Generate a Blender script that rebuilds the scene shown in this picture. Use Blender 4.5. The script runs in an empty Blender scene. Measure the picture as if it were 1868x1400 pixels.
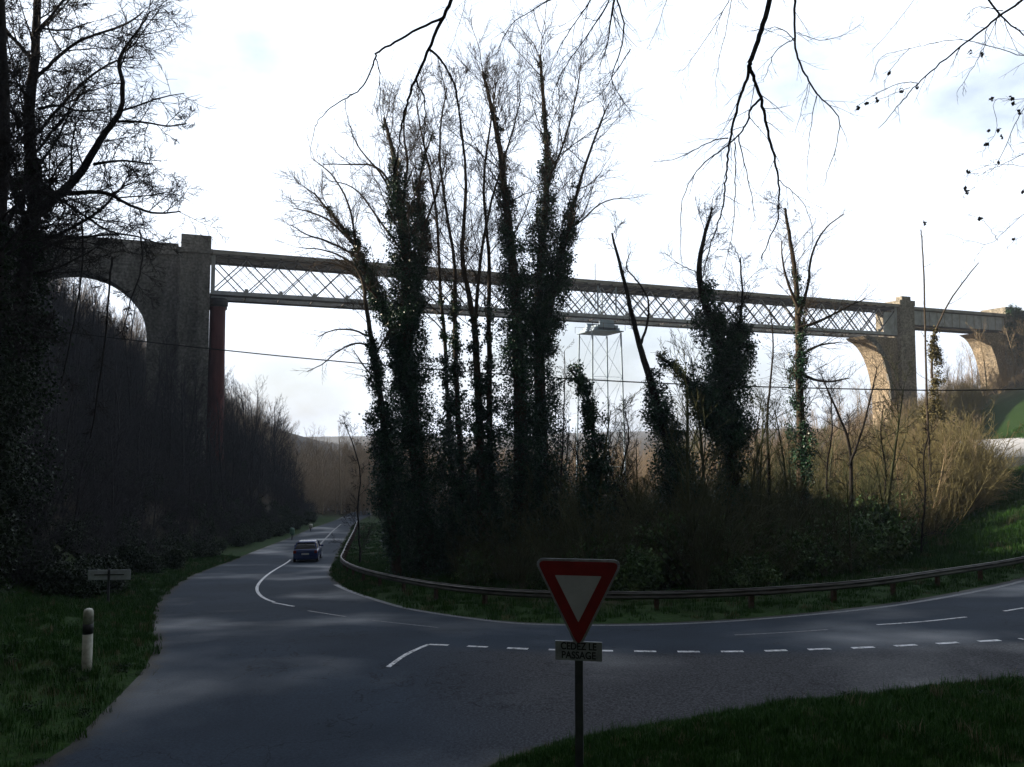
import bpy, bmesh, math, random
import numpy as np
from mathutils import Vector
from mathutils.geometry import delaunay_2d_cdt
random.seed(7); np.random.seed(7)
RNG = np.random.default_rng(11)
D = bpy.data; S = bpy.context.scene; C = S.collection
# ------------------------------------------------------------------ camera
F = 1453.0; TH = math.atan(90/F); H = 4.8
cT, sT = math.cos(TH), math.sin(TH)
cam = D.cameras.new('camera'); co = D.objects.new('camera', cam); C.objects.link(co)
co.location = (0, 0, H); co.rotation_euler = (math.pi/2+TH, 0, 0)
cam.sensor_width = 36; cam.lens = 36*F/1868; cam.clip_start = .1; cam.clip_end = 9000
S.camera = co
def ray(px, py):
    u = (px-934)/F; v = (700-py)/F
    return (u, cT-v*sT, sT+v*cT)
def P(px, py, Y):
    d = ray(px, py); t = Y/d[1]
    return (d[0]*t, Y, H+d[2]*t)
# ------------------------------------------------------------------ terrain
def table(xs, ys, lo, hi, w):
    X = np.arange(lo, hi+.5, 1.0); Yv = np.interp(X, xs, ys)
    k = np.hanning(2*w+3)[1:-1]; k /= k.sum()
    Yp = np.pad(Yv, w, mode='edge'); return X, np.convolve(Yp, k, 'valid')
_ = 0
GX, GY = table([-3000,13,18,28,45,57,90,120,160,300,6000], [0,0,-.1,-1.3,-3.05,-4.4,-6.8,-8.3,-10,-14,-14], -3000, 6000, 4)
RX, RY = table([-3000,5,20,30,45,52,60,70,120,200,6000], [0,0,.65,2,6,7.6,10.6,16,33,50,60], -3000, 6000, 3)
EX, EY = table([-3000,8,12,18,26,40,55,95,120,200,400,6000], [-9,-8.2,-7.2,-9,-12,-16.3,-20.3,-25,-27,-48,-110,-900], -3000, 6000, 2)
TX, TY = table([-3000,20,34,6000], [8,7.5,2.6,2.6], -3000, 6000, 3)
def hb(x, y):
    return np.interp(y, GX, GY) + np.interp(x, RX, RY)*(1-.8*np.clip((np.asarray(y)-155)/120, 0, 1))
def G(px, py, z=None):
    d = ray(px, py); t = 5.0
    while t < 900:
        x, y, zz = d[0]*t, d[1]*t, H+d[2]*t
        if zz < (hb(x, y) if z is None else z): break
        t += .05
    return (d[0]*t, d[1]*t)
# roads --------------------------------------------------------------
left_edge = [G(*p) for p in [(604,953),(560,966),(480,1000),(400,1030),(340,1055),(303,1080),(280,1110),(276,1140),(285,1175),(268,1220),(230,1260),(165,1325),(100,1392)]]
near_edge = [G(*p) for p in [(865,1415),(985,1376),(1100,1349),(1220,1332),(1400,1315),(1550,1303),(1680,1290),(1780,1280),(1868,1270)]]
inner_edge = [G(*p) for p in [(1868,1054),(1780,1074),(1700,1090),(1590,1107),(1400,1127),(1200,1138),(1050,1140),(940,1137),(870,1129),(800,1120),(740,1110),(685,1094),(640,1078),(608,1058),(604,1040),(618,1010),(636,975),(645,955)]]
def ext(a, b, k): return (b[0]+(b[0]-a[0])*k, b[1]+(b[1]-a[1])*k)
fl = left_edge[0]; fr = inner_edge[-1]
poly = [(fl[0]-3, fl[1]+35), ] + left_edge + [(-8.2,8.5),(-8.6,2),(-8.8,-14),(-1.6,-14),(-1.6,4),(-1.3,8.5)] + near_edge \
     + [ (near_edge[-1][0]+9, near_edge[-1][1]+4), (near_edge[-1][0]+30, near_edge[-1][1]+20),(inner_edge[0][0]+20, inner_edge[0][1]+19),(inner_edge[0][0]+8, inner_edge[0][1]+6.2)] + inner_edge + [(fr[0]-1.5, fr[1]+30)]
def chaikin(pts, n=2, closed=False):
    for _ in range(n):
        o = []; m = len(pts)
        rng = range(m) if closed else range(m-1)
        if not closed: o.append(pts[0])
        for i in rng:
            a, b = np.array(pts[i]), np.array(pts[(i+1) % m])
            o.append(tuple(.75*a+.25*b)); o.append(tuple(.25*a+.75*b))
        if not closed: o.append(pts[-1])
        pts = o
    return pts
poly = chaikin(poly, 2, True)
PA = np.array(poly)
def inside(x, y, A=PA):
    x = np.asarray(x, float); y = np.asarray(y, float); r = np.zeros(x.shape, bool)
    n = len(A); j = n-1
    for i in range(n):
        xi, yi = A[i]; xj, yj = A[j]
        c = ((yi > y) != (yj > y)) & (x < (xj-xi)*(y-yi)/((yj-yi) if yj != yi else 1e-9)+xi)
        r ^= c; j = i
    return r
def dist(x, y, A=PA, closed=True):
    x = np.asarray(x, float); y = np.asarray(y, float); d = np.full(x.shape, 1e9)
    n = len(A)
    for i in range(n if closed else n-1):
        a = A[i]; b = A[(i+1) % n]; ab = b-a; L = ab@ab+1e-9
        t = np.clip(((x-a[0])*ab[0]+(y-a[1])*ab[1])/L, 0, 1)
        d = np.minimum(d, np.hypot(x-a[0]-t*ab[0], y-a[1]-t*ab[1]))
    return d
def vn(x, y, s, seed=0):   # cheap value noise
    x = np.asarray(x)/s; y = np.asarray(y)/s
    xi = np.floor(x); yi = np.floor(y); fx = x-xi; fy = y-yi
    fx = fx*fx*(3-2*fx); fy = fy*fy*(3-2*fy)
    def h(a, b):
        v = np.sin(a*127.1+b*311.7+seed*74.7)*43758.5453; return v-np.floor(v)
    return (h(xi,yi)*(1-fx)+h(xi+1,yi)*fx)*(1-fy)+(h(xi,yi+1)*(1-fx)+h(xi+1,yi+1)*fx)*fy
def hraw(x, y, di, ins):
    z = hb(x, y)
    toe = np.interp(y, EX, EY)-np.interp(y, TX, TY)
    d = np.maximum(toe-x, 0); soft = d*d/(d+2.5)
    k = np.clip((900-y)/500, 0, 1)
    z = z+98*(1-np.exp(-soft*.95/98))*k + np.clip(d/8, 0, 1)*(vn(x,y,9,3)-.5)*2.2*k
    out = np.where(ins, 0, di)
    near = (x > -1.8) & (y < 19)
    z = z+np.where(near & ~ins, 3.3*(1-np.exp(-out*.42/3.3))*np.clip((19-y)/5, 0, 1), 0)
    z = z+np.where(~ins, np.clip(out/1.5, 0, 1)*(.10+.22*(vn(x,y,2.3,1)-.4)+.10*(vn(x,y,.8,2)-.5)), 0)
    leftnear = (x < -6) & (y < 30)
    z = z+np.where(leftnear & ~ins, .16*np.minimum(out, 7)*np.clip((30-y)/8, 0, 1), 0)
    z = z+np.clip((2-y)/26,0,1)**1.3*34*np.exp(-((x+4)/90)**2)+np.clip((-24-y)/60,0,1)*16  # unseen hill added behind the camera to block sky light
    far = np.clip((np.hypot(x, y)-350)/500, 0, 1)
    z = z+far*(-2+9*vn(x,y,330,5)+4*vn(x,y,120,6)+np.clip(x/40,0,12)-np.clip((y-900)/300,0,6))*1.0
    return z
def h(x, y):
    x = np.atleast_1d(np.asarray(x, float)); y = np.atleast_1d(np.asarray(y, float))
    r = hraw(x, y, dist(x, y), inside(x, y)); return r
def h1(x, y): return float(h(x, y)[0])
def GP(px, py, lo=8., hi=60.):
    Ys = np.linspace(lo, hi, 500); pts = np.array([P(px, py, y) for y in Ys]); k = np.nonzero(pts[:,2] < h(pts[:,0], pts[:,1]))[0]
    return tuple(pts[k[0] if len(k) else -1])
# ------------------------------------------------------------------ mesh helpers
def quick_mesh(name, V, quads=None, tris=None):
    me = D.meshes.new(name)
    V = np.asarray(V, np.float32).reshape(-1, 3)
    nq = 0 if quads is None else len(quads); nt = 0 if tris is None else len(tris)
    me.vertices.add(len(V)); me.vertices.foreach_set('co', V.ravel())
    idx = []; 
    if nq: idx.append(np.asarray(quads, np.int32).ravel())
    if nt: idx.append(np.asarray(tris, np.int32).ravel())
    idx = np.concatenate(idx)
    me.loops.add(len(idx)); me.loops.foreach_set('vertex_index', idx)
    tot = np.concatenate([np.full(nq, 4, np.int32), np.full(nt, 3, np.int32)])
    st = np.concatenate([[0], np.cumsum(tot)[:-1]]).astype(np.int32)
    me.polygons.add(nq+nt); me.polygons.foreach_set('loop_start', st)
    try: me.polygons.foreach_set('loop_total', tot)
    except Exception: pass
    me.update(calc_edges=True); return me
def link(name, me, m=None, parent=None, smooth=False):
    o = D.objects.new(name, me); C.objects.link(o)
    if m is not None:
        for mm in (m if isinstance(m, (list, tuple)) else [m]): me.materials.append(mm)
    if parent is not None: o.parent = parent
    if smooth: me.polygons.foreach_set('use_smooth', [True]*len(me.polygons))
    return o
def tag(o, label=None, cat=None, group=None, kind=None):
    if label: o['label'] = label
    if cat: o['category'] = cat
    if group: o['group'] = group
    if kind: o['kind'] = kind
    return o
def thing(name, label, cat, loc=(0,0,0), rz=0, group=None):
    o = D.objects.new(name, None); C.objects.link(o); o.location = loc; o.rotation_euler = (0,0,rz)
    o.empty_display_size = .2
    return tag(o, label, cat, group)
class BM:
    def __init__(s): s.b = bmesh.new()
    def box(s, x0, x1, y0, y1, z0, z1, bev=0):
        vs = [s.b.verts.new(v) for v in [(x0,y0,z0),(x1,y0,z0),(x1,y1,z0),(x0,y1,z0),(x0,y0,z1),(x1,y0,z1),(x1,y1,z1),(x0,y1,z1)]]
        fs = [s.b.faces.new([vs[i] for i in q]) for q in [(0,3,2,1),(4,5,6,7),(0,1,5,4),(1,2,6,5),(2,3,7,6),(3,0,4,7)]]
        if bev:
            es = list({e for f in fs for e in f.edges}); bmesh.ops.bevel(s.b, geom=es, offset=bev, segments=2, profile=.7, affect='EDGES')
        return s
    def bar(s, a, b, w, t=None, up=(0,0,1)):
        a = Vector(a); b = Vector(b); d = (b-a).normalized(); up = Vector(up)
        if abs(d.dot(up)) > .98: up = Vector((1,0,0))
        x = d.cross(up).normalized(); y = x.cross(d); t = t or w
        r = []
        for p in (a, b):
            r.append([s.b.verts.new(p+x*w/2*i+y*t/2*j) for i, j in ((-1,-1),(1,-1),(1,1),(-1,1))])
        s.b.faces.new(r[0][::-1]); s.b.faces.new(r[1])
        for i in range(4): s.b.faces.new([r[0][i], r[0][(i+1)%4], r[1][(i+1)%4], r[1][i]])
        return s
    def prism(s, pts, fn0, fn1):   # polygon (any 2d list) -> two 3d loops
        a = [s.b.verts.new(fn0(*p)) for p in pts]; b = [s.b.verts.new(fn1(*p)) for p in pts]
        f0 = s.b.faces.new(a); f1 = s.b.faces.new(b[::-1]); n = len(pts)
        for i in range(n): s.b.faces.new([a[(i+1)%n], a[i], b[i], b[(i+1)%n]])
        return s
    def lathe(s, prof, n=24, c=(0,0,0), ax='z'):
        rings = []
        for r, z in prof:
            rg = []
            for i in range(n):
                a = 2*math.pi*i/n; q = (r*math.cos(a), r*math.sin(a), z)
                if ax == 'x': q = (q[2], q[0], q[1])
                rg.append(s.b.verts.new((q[0]+c[0], q[1]+c[1], q[2]+c[2])))
            rings.append(rg)
        for a, b in zip(rings, rings[1:]):
            for i in range(n): s.b.faces.new([a[i], a[(i+1)%n], b[(i+1)%n], b[i]])
        s.b.faces.new(rings[0][::-1]); s.b.faces.new(rings[-1]); return s
    def obj(s, name, m, parent=None, smooth=False, tri=False):
        bmesh.ops.recalc_face_normals(s.b, faces=s.b.faces)
        if tri: bmesh.ops.triangulate(s.b, faces=[f for f in s.b.faces if len(f.verts) > 4])
        me = D.meshes.new(name); s.b.to_mesh(me); s.b.free()
        return link(name, me, m, parent, smooth)
# ------------------------------------------------------------------ materials
def mat(name, cols, rough=.8, scale=4, detail=5, bump=0, bscale=None, spec=.4, metal=0, w=(.35,.65), extra=None, coord='Object', stretch=None, bdist=.03):
    m = D.materials.new(name); m.use_nodes = True; nt = m.node_tree; N = nt.nodes; L = nt.links
    b = N['Principled BSDF']; b.inputs['Roughness'].default_value = rough; b.inputs['Metallic'].default_value = metal
    b.inputs['Specular IOR Level'].default_value = spec
    tc = N.new('ShaderNodeTexCoord'); src = tc.outputs[coord]
    if stretch:
        mp = N.new('ShaderNodeMapping'); mp.inputs['Scale'].default_value = stretch; L.new(src, mp.inputs[0]); src = mp.outputs[0]
    nz = N.new('ShaderNodeTexNoise'); nz.inputs['Scale'].default_value = scale; nz.inputs['Detail'].default_value = detail; nz.inputs['Roughness'].default_value = .62
    L.new(src, nz.inputs['Vector'])
    cr = N.new('ShaderNodeValToRGB'); L.new(nz.outputs['Fac'], cr.inputs[0])
    n = len(cols); cr.color_ramp.elements[0].position = w[0]; cr.color_ramp.elements[1].position = w[1]
    cr.color_ramp.elements[0].color = (*cols[0],1); cr.color_ramp.elements[1].color = (*cols[-1],1)
    for i in range(1, n-1):
        e = cr.color_ramp.elements.new(w[0]+(w[1]-w[0])*i/(n-1)); e.color = (*cols[i],1)
    L.new(cr.outputs[0], b.inputs['Base Color'])
    if bump:
        n2 = N.new('ShaderNodeTexNoise'); n2.inputs['Scale'].default_value = bscale or scale*4; n2.inputs['Detail'].default_value = 6
        L.new(src, n2.inputs['Vector'])
        bp = N.new('ShaderNodeBump'); bp.inputs['Strength'].default_value = bump; bp.inputs['Distance'].default_value = bdist
        L.new(n2.outputs['Fac'], bp.inputs['Height']); L.new(bp.outputs[0], b.inputs['Normal'])
    return m
M = {}
M['bark_dark'] = mat('bark_dark', [(.018,.016,.015),(.045,.040,.036)], .9, 6, bump=.5, spec=.15)
M['bark_brown'] = mat('bark_brown', [(.045,.036,.028),(.12,.095,.07)], .9, 3, bump=.5, spec=.15)
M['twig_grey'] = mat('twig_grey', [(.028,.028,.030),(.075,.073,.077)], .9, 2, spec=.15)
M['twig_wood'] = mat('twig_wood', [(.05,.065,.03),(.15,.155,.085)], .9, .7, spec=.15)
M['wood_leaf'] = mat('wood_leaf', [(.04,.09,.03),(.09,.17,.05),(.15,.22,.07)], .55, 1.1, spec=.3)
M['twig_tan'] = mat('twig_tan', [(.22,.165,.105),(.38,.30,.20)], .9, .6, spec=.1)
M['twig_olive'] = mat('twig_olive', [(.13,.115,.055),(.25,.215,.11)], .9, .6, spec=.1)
M['ivy'] = mat('ivy', [(.010,.034,.020),(.022,.075,.038),(.05,.13,.06)], .38, 1.7, spec=.4)
M['shrub_leaf'] = mat('shrub_leaf', [(.010,.022,.009),(.026,.048,.017)], .6, 1.5, spec=.2)
M['dead_leaf'] = mat('dead_leaf', [(.03,.022,.02),(.07,.045,.03)], .8, 5)
M['grass'] = mat('grass_blade', [(.013,.050,.006),(.027,.095,.011),(.065,.13,.025)], .6, 1.2, spec=.2, coord='Object')
M['grass_dry'] = mat('grass_dry', [(.10,.095,.05),(.25,.22,.13)], .7, 2, spec=.2)
M['steel_rail'] = mat('galvanised_steel', [(.07,.065,.06),(.19,.185,.175)], .5, 1.2, metal=.6, bump=.1, stretch=(1,1,6))
M['rust_post'] = mat('rusty_steel', [(.05,.03,.022),(.12,.07,.05)], .8, 8, metal=.1, bump=.3)
M['lattice_grey'] = mat('lattice_paint', [(.03,.035,.05),(.09,.10,.13)], .6, 1.5)
M['girder'] = mat('girder_paint', [(.24,.24,.24),(.40,.39,.37),(.50,.47,.43)], .7, .5, bump=.2, bscale=6)
M['girder_light'] = mat('girder_light', [(.42,.45,.48),(.68,.71,.75)], .6, .8)
M['girder_dark'] = mat('girder_dark', [(.025,.027,.035),(.07,.07,.075)], .7, .8)
M['blue_steel'] = mat('blue_steel', [(.34,.46,.60),(.48,.60,.72)], .6, 1)
M['red_iron'] = mat('red_iron', [(.10,.030,.030),(.19,.06,.055)], .75, 1.5, stretch=(1,1,.2), bump=.2, bscale=5)
M['cable'] = mat('cable', [(.01,.01,.01),(.02,.02,.02)], .6)
M['pole_grey'] = mat('pole_grey', [(.07,.075,.085),(.11,.115,.125)], .45, 6, metal=.5, bump=.05)
M['sign_red'] = mat('sign_red', [(.19,.006,.008),(.27,.010,.012)], .45, 5, bump=.03)
M['sign_white'] = mat('sign_white', [(.40,.42,.44),(.50,.52,.54)], .5, 4)
M['sign_back'] = mat('sign_back', [(.42,.45,.50),(.60,.64,.70)], .5, 4)
M['plate_grey'] = mat('weathered_aluminium', [(.22,.24,.26),(.40,.43,.46)], .5, 9, metal=.2)
M['letter'] = mat('letter_black', [(.010,.010,.012),(.02,.02,.022)], .5)
M['white_plastic'] = mat('white_plastic', [(.26,.26,.20),(.52,.52,.44)], .5, 7, w=(.3,.55))
M['black_band'] = mat('black_band', [(.008,.008,.008),(.015,.015,.015)], .5)
M['paint'] = mat('road_paint', [(.10,.10,.11),(.55,.56,.58),(.72,.73,.75)], .6, 9, w=(.36,.58), bump=.2, bscale=60)
M['paint_worn'] = mat('road_paint_worn', [(.055,.058,.065),(.22,.23,.25)], .6, 11, w=(.36,.66))
M['car_paint'] = mat('car_paint', [(.010,.028,.12),(.016,.036,.15)], .22, 2, spec=.6)
M['car_glass'] = mat('car_glass', [(.01,.012,.016),(.012,.014,.02)], .06, 2, spec=.7)
M['rubber'] = mat('rubber', [(.008,.008,.008),(.014,.014,.014)], .8, 8)
M['tail_red'] = mat('tail_red', [(.16,.008,.006),(.2,.01,.008)], .2, 3)
M['plate_white'] = mat('plate_white', [(.55,.57,.6),(.62,.64,.66)], .4, 3)
M['pale_green'] = mat('pale_green', [(.06,.16,.11),(.12,.26,.19)], .5, 4)
M['far_wall'] = mat('pale_concrete', [(.42,.42,.43),(.6,.6,.6)], .8, 1)

def stone(name, dark, light, scale=.55, warm=None):
    m = D.materials.new(name); m.use_nodes = True; nt = m.node_tree; N = nt.nodes; L = nt.links
    b = N['Principled BSDF']; b.inputs['Roughness'].default_value = .9; b.inputs['Specular IOR Level'].default_value = .2
    tc = N.new('ShaderNodeTexCoord')
    mp = N.new('ShaderNodeMapping'); mp.inputs['Rotation'].default_value = (math.pi/2, 0, 0); L.new(tc.outputs['Object'], mp.inputs[0])
    br = N.new('ShaderNodeTexBrick'); br.inputs['Scale'].default_value = 1.0; br.inputs['Brick Width'].default_value = .8; br.inputs['Row Height'].default_value = .38
    br.inputs['Mortar Size'].default_value = .022; br.inputs['Color1'].default_value = (*light,1); br.inputs['Color2'].default_value = (*[c*.78 for c in light],1); br.inputs['Mortar'].default_value = (*[(a+b_)/2 for a, b_ in zip(dark, light)],1)
    L.new(mp.outputs[0], br.inputs['Vector'])
    nz = N.new('ShaderNodeTexNoise'); nz.inputs['Scale'].default_value = scale; nz.inputs['Detail'].default_value = 9; nz.inputs['Roughness'].default_value = .7
    mp2 = N.new('ShaderNodeMapping'); mp2.inputs['Scale'].default_value = (1,1,.28); L.new(tc.outputs['Object'], mp2.inputs[0]); L.new(mp2.outputs[0], nz.inputs['Vector'])
    cr = N.new('ShaderNodeValToRGB'); cr.color_ramp.elements[0].position = .38; cr.color_ramp.elements[1].position = .62; L.new(nz.outputs['Fac'], cr.inputs[0])
    mx = N.new('ShaderNodeMix'); mx.data_type = 'RGBA'; L.new(cr.outputs[0], mx.inputs['Factor']); mx.inputs['A'].default_value = (*[c*1.3 for c in dark],1); L.new(br.outputs['Color'], mx.inputs['B'])
    n3 = N.new('ShaderNodeTexNoise'); n3.inputs['Scale'].default_value = 3.2; n3.inputs['Detail'].default_value = 8; L.new(tc.outputs['Object'], n3.inputs['Vector'])
    cr3 = N.new('ShaderNodeValToRGB'); cr3.color_ramp.elements[0].position = .35; cr3.color_ramp.elements[1].position = .7; cr3.color_ramp.elements[0].color = (.45,.45,.45,1); cr3.color_ramp.elements[1].color = (1.25,1.25,1.2,1)
    L.new(n3.outputs['Fac'], cr3.inputs[0])
    m2 = N.new('ShaderNodeMix'); m2.data_type = 'RGBA'; m2.blend_type = 'MULTIPLY'; m2.inputs['Factor'].default_value = 1; L.new(mx.outputs['Result'], m2.inputs['A']); L.new(cr3.outputs[0], m2.inputs['B'])
    L.new(m2.outputs['Result'], b.inputs['Base Color'])
    bp = N.new('ShaderNodeBump'); bp.inputs['Strength'].default_value = .7; bp.inputs['Distance'].default_value = .12; L.new(n3.outputs['Fac'], bp.inputs['Height']); L.new(bp.outputs[0], b.inputs['Normal'])
    return m
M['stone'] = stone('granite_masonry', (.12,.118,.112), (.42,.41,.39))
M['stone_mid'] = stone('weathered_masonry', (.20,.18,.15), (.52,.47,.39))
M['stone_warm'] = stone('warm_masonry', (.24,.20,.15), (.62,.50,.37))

def road_mat():
    m = D.materials.new('asphalt'); m.use_nodes = True; nt = m.node_tree; N = nt.nodes; L = nt.links
    b = N['Principled BSDF']; tc = N.new('ShaderNodeTexCoord'); at = N.new('ShaderNodeAttribute'); at.attribute_name = 'coarse'
    n1 = N.new('ShaderNodeTexNoise'); n1.inputs['Scale'].default_value = .35; n1.inputs['Detail'].default_value = 6; L.new(tc.outputs['Object'], n1.inputs['Vector'])
    n2 = N.new('ShaderNodeTexNoise'); n2.inputs['Scale'].default_value = 22; n2.inputs['Detail'].default_value = 6; n2.inputs['Roughness'].default_value = .8; L.new(tc.outputs['Object'], n2.inputs['Vector'])
    c1 = N.new('ShaderNodeValToRGB'); L.new(n1.outputs['Fac'], c1.inputs[0]); e = c1.color_ramp.elements
    e[0].position = .3; e[1].position = .7; e[0].color = (.018,.027,.041,1); e[1].color = (.031,.045,.066,1)
    c2 = N.new('ShaderNodeValToRGB'); L.new(n2.outputs['Fac'], c2.inputs[0]); e = c2.color_ramp.elements
    e[0].position = .36; e[1].position = .68; e[0].color = (.012,.014,.018,1); e[1].color = (.085,.086,.095,1)
    mx = N.new('ShaderNodeMix'); mx.data_type = 'RGBA'; L.new(at.outputs['Fac'], mx.inputs['Factor']); L.new(c1.outputs[0], mx.inputs['A']); L.new(c2.outputs[0], mx.inputs['B'])
    # fine speckle on everything
    c3 = N.new('ShaderNodeValToRGB'); L.new(n2.outputs['Fac'], c3.inputs[0]); e = c3.color_ramp.elements; e[0].position = .3; e[1].position = .7; e[0].color = (.6,.6,.6,1); e[1].color = (1.4,1.4,1.4,1)
    m2 = N.new('ShaderNodeMix'); m2.data_type = 'RGBA'; m2.blend_type = 'MULTIPLY'; m2.inputs['Factor'].default_value = 1; L.new(mx.outputs['Result'], m2.inputs['A']); L.new(c3.outputs[0], m2.inputs['B'])
    # hairline cracks, and grit washed in along the edges
    vo = N.new('ShaderNodeTexVoronoi'); vo.feature = 'DISTANCE_TO_EDGE'; vo.inputs['Scale'].default_value = .33
    wv = N.new('ShaderNodeMix'); wv.data_type = 'VECTOR'; wv.inputs['Factor'].default_value = .22; L.new(tc.outputs['Object'], wv.inputs['A'])
    nw = N.new('ShaderNodeTexNoise'); nw.inputs['Scale'].default_value = 1.1; nw.inputs['Detail'].default_value = 5; L.new(tc.outputs['Object'], nw.inputs['Vector'])
    sc_ = N.new('ShaderNodeVectorMath'); sc_.operation = 'SCALE'; sc_.inputs['Scale'].default_value = 14; L.new(nw.outputs['Color'], sc_.inputs[0]); L.new(sc_.outputs[0], wv.inputs['B']); L.new(wv.outputs['Result'], vo.inputs['Vector'])
    ck = N.new('ShaderNodeMapRange'); L.new(vo.outputs['Distance'], ck.inputs[0]); ck.inputs[1].default_value = .002; ck.inputs[2].default_value = .009; ck.inputs[3].default_value = .45; ck.inputs[4].default_value = 1
    m3 = N.new('ShaderNodeMix'); m3.data_type = 'RGBA'; m3.blend_type = 'MULTIPLY'; m3.inputs['Factor'].default_value = 1; L.new(m2.outputs['Result'], m3.inputs['A']); L.new(ck.outputs[0], m3.inputs['B'])
    ed = N.new('ShaderNodeAttribute'); ed.attribute_name = 'verge'; n5 = N.new('ShaderNodeTexNoise'); n5.inputs['Scale'].default_value = 3.5; n5.inputs['Detail'].default_value = 8; n5.inputs['Roughness'].default_value = .75; L.new(tc.outputs['Object'], n5.inputs['Vector'])
    ad = N.new('ShaderNodeMath'); ad.operation = 'ADD'; L.new(ed.outputs['Fac'], ad.inputs[0]); L.new(n5.outputs['Fac'], ad.inputs[1])
    er = N.new('ShaderNodeMapRange'); L.new(ad.outputs[0], er.inputs[0]); er.inputs[1].default_value = .82; er.inputs[2].default_value = 1.15
    m4 = N.new('ShaderNodeMix'); m4.data_type = 'RGBA'; L.new(er.outputs[0], m4.inputs['Factor']); L.new(m3.outputs['Result'], m4.inputs['A']); m4.inputs['B'].default_value = (.038,.036,.031,1)
    L.new(m4.outputs['Result'], b.inputs['Base Color'])
    # damp patches
    n4 = N.new('ShaderNodeTexNoise'); n4.inputs['Scale'].default_value = .16; n4.inputs['Detail'].default_value = 4; L.new(tc.outputs['Object'], n4.inputs['Vector'])
    r = N.new('ShaderNodeMapRange'); L.new(n4.outputs['Fac'], r.inputs[0]); r.inputs[1].default_value = .50; r.inputs[2].default_value = .72; r.inputs[3].default_value = .85; r.inputs[4].default_value = .40
    L.new(r.outputs[0], b.inputs['Roughness'])
    r2 = N.new('ShaderNodeMapRange'); L.new(n4.outputs['Fac'], r2.inputs[0]); r2.inputs[1].default_value = .50; r2.inputs[2].default_value = .72; r2.inputs[3].default_value = .12; r2.inputs[4].default_value = .45; L.new(r2.outputs[0], b.inputs['Specular IOR Level'])
    bp = N.new('ShaderNodeBump'); bp.inputs['Strength'].default_value = .35; bp.inputs['Distance'].default_value = .02; L.new(n2.outputs['Fac'], bp.inputs['Height']); L.new(bp.outputs[0], b.inputs['Normal'])
    return m
M['road'] = road_mat()
def ground_mat():
    m = D.materials.new('soil_and_turf'); m.use_nodes = True; nt = m.node_tree; N = nt.nodes; L = nt.links
    b = N['Principled BSDF']; b.inputs['Roughness'].default_value = .95; b.inputs['Specular IOR Level'].default_value = .1
    tc = N.new('ShaderNodeTexCoord'); at = N.new('ShaderNodeAttribute'); at.attribute_name = 'turf'
    n1 = N.new('ShaderNodeTexNoise'); n1.inputs['Scale'].default_value = .8; n1.inputs['Detail'].default_value = 8; n1.inputs['Roughness'].default_value = .7; L.new(tc.outputs['Object'], n1.inputs['Vector'])
    n2 = N.new('ShaderNodeTexNoise'); n2.inputs['Scale'].default_value = 9; n2.inputs['Detail'].default_value = 8; L.new(tc.outputs['Object'], n2.inputs['Vector'])
    def ramp(src, a, bb, p=(.35,.65)):
        c = N.new('ShaderNodeValToRGB'); L.new(src.outputs['Fac'], c.inputs[0]); e = c.color_ramp.elements; e[0].position = p[0]; e[1].position = p[1]; e[0].color = (*a,1); e[1].color = (*bb,1); return c
    soil = ramp(n1, (.022,.019,.014), (.075,.058,.038)); turf = ramp(n2, (.012,.032,.007), (.03,.065,.014))
    mx = N.new('ShaderNodeMix'); mx.data_type = 'RGBA'; L.new(at.outputs['Fac'], mx.inputs['Factor']); L.new(soil.outputs[0], mx.inputs['A']); L.new(turf.outputs[0], mx.inputs['B'])
    L.new(mx.outputs['Result'], b.inputs['Base Color'])
    bp = N.new('ShaderNodeBump'); bp.inputs['Strength'].default_value = .6; bp.inputs['Distance'].default_value = .08; L.new(n2.outputs['Fac'], bp.inputs['Height']); L.new(bp.outputs[0], b.inputs['Normal'])
    return m
M['ground'] = ground_mat()
def split(o):
    me = o.data; n = len(me.vertices); par = list(range(n))
    def f(i):
        while par[i] != i: par[i] = par[par[i]]; i = par[i]
        return i
    for e in me.edges: par[f(e.vertices[0])] = f(e.vertices[1])
    gr_ = {}
    for p in me.polygons: gr_.setdefault(f(p.vertices[0]), []).append(p)
    if len(gr_) < 2: return
    nm = o.name.split('.')[0]; mats = list(me.materials); co_ = [v.co.copy() for v in me.vertices]
    for ps in gr_.values():
        ids = sorted({v for p in ps for v in p.vertices}); mp_ = {v: i for i, v in enumerate(ids)}
        m2 = D.meshes.new(nm); m2.from_pydata([co_[v] for v in ids], [], [[mp_[v] for v in p.vertices] for p in ps])
        c = D.objects.new(nm, m2); C.objects.link(c); c.parent = o.parent; c.matrix_local = o.matrix_local.copy()
        for mm in mats: m2.materials.append(mm)
    D.objects.remove(o)
# ------------------------------------------------------------------ world + sun
SUN_EL, SUN_AZ = math.radians(20.2), math.radians(-78)     # azimuth from +Y, negative = to the left
w = D.worlds.new('World'); S.world = w; w.use_nodes = True; nt = w.node_tree; N = nt.nodes; L = nt.links
bg = N['Background']; sky = N.new('ShaderNodeTexSky'); sky.sky_type = 'NISHITA'; sky.sun_disc = False
sky.sun_elevation = SUN_EL; sky.sun_rotation = SUN_AZ % (2*math.pi); sky.air_density = 1; sky.dust_density = 2; sky.ozone_density = 1
tc = N.new('ShaderNodeTexCoord'); mp = N.new('ShaderNodeMapping'); mp.inputs['Scale'].default_value = (1,1,1.9); L.new(tc.outputs['Generated'], mp.inputs[0])
nz = N.new('ShaderNodeTexNoise'); nz.inputs['Scale'].default_value = 2.0; nz.inputs['Detail'].default_value = 7; nz.inputs['Roughness'].default_value = .55; L.new(mp.outputs[0], nz.inputs['Vector'])
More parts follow.
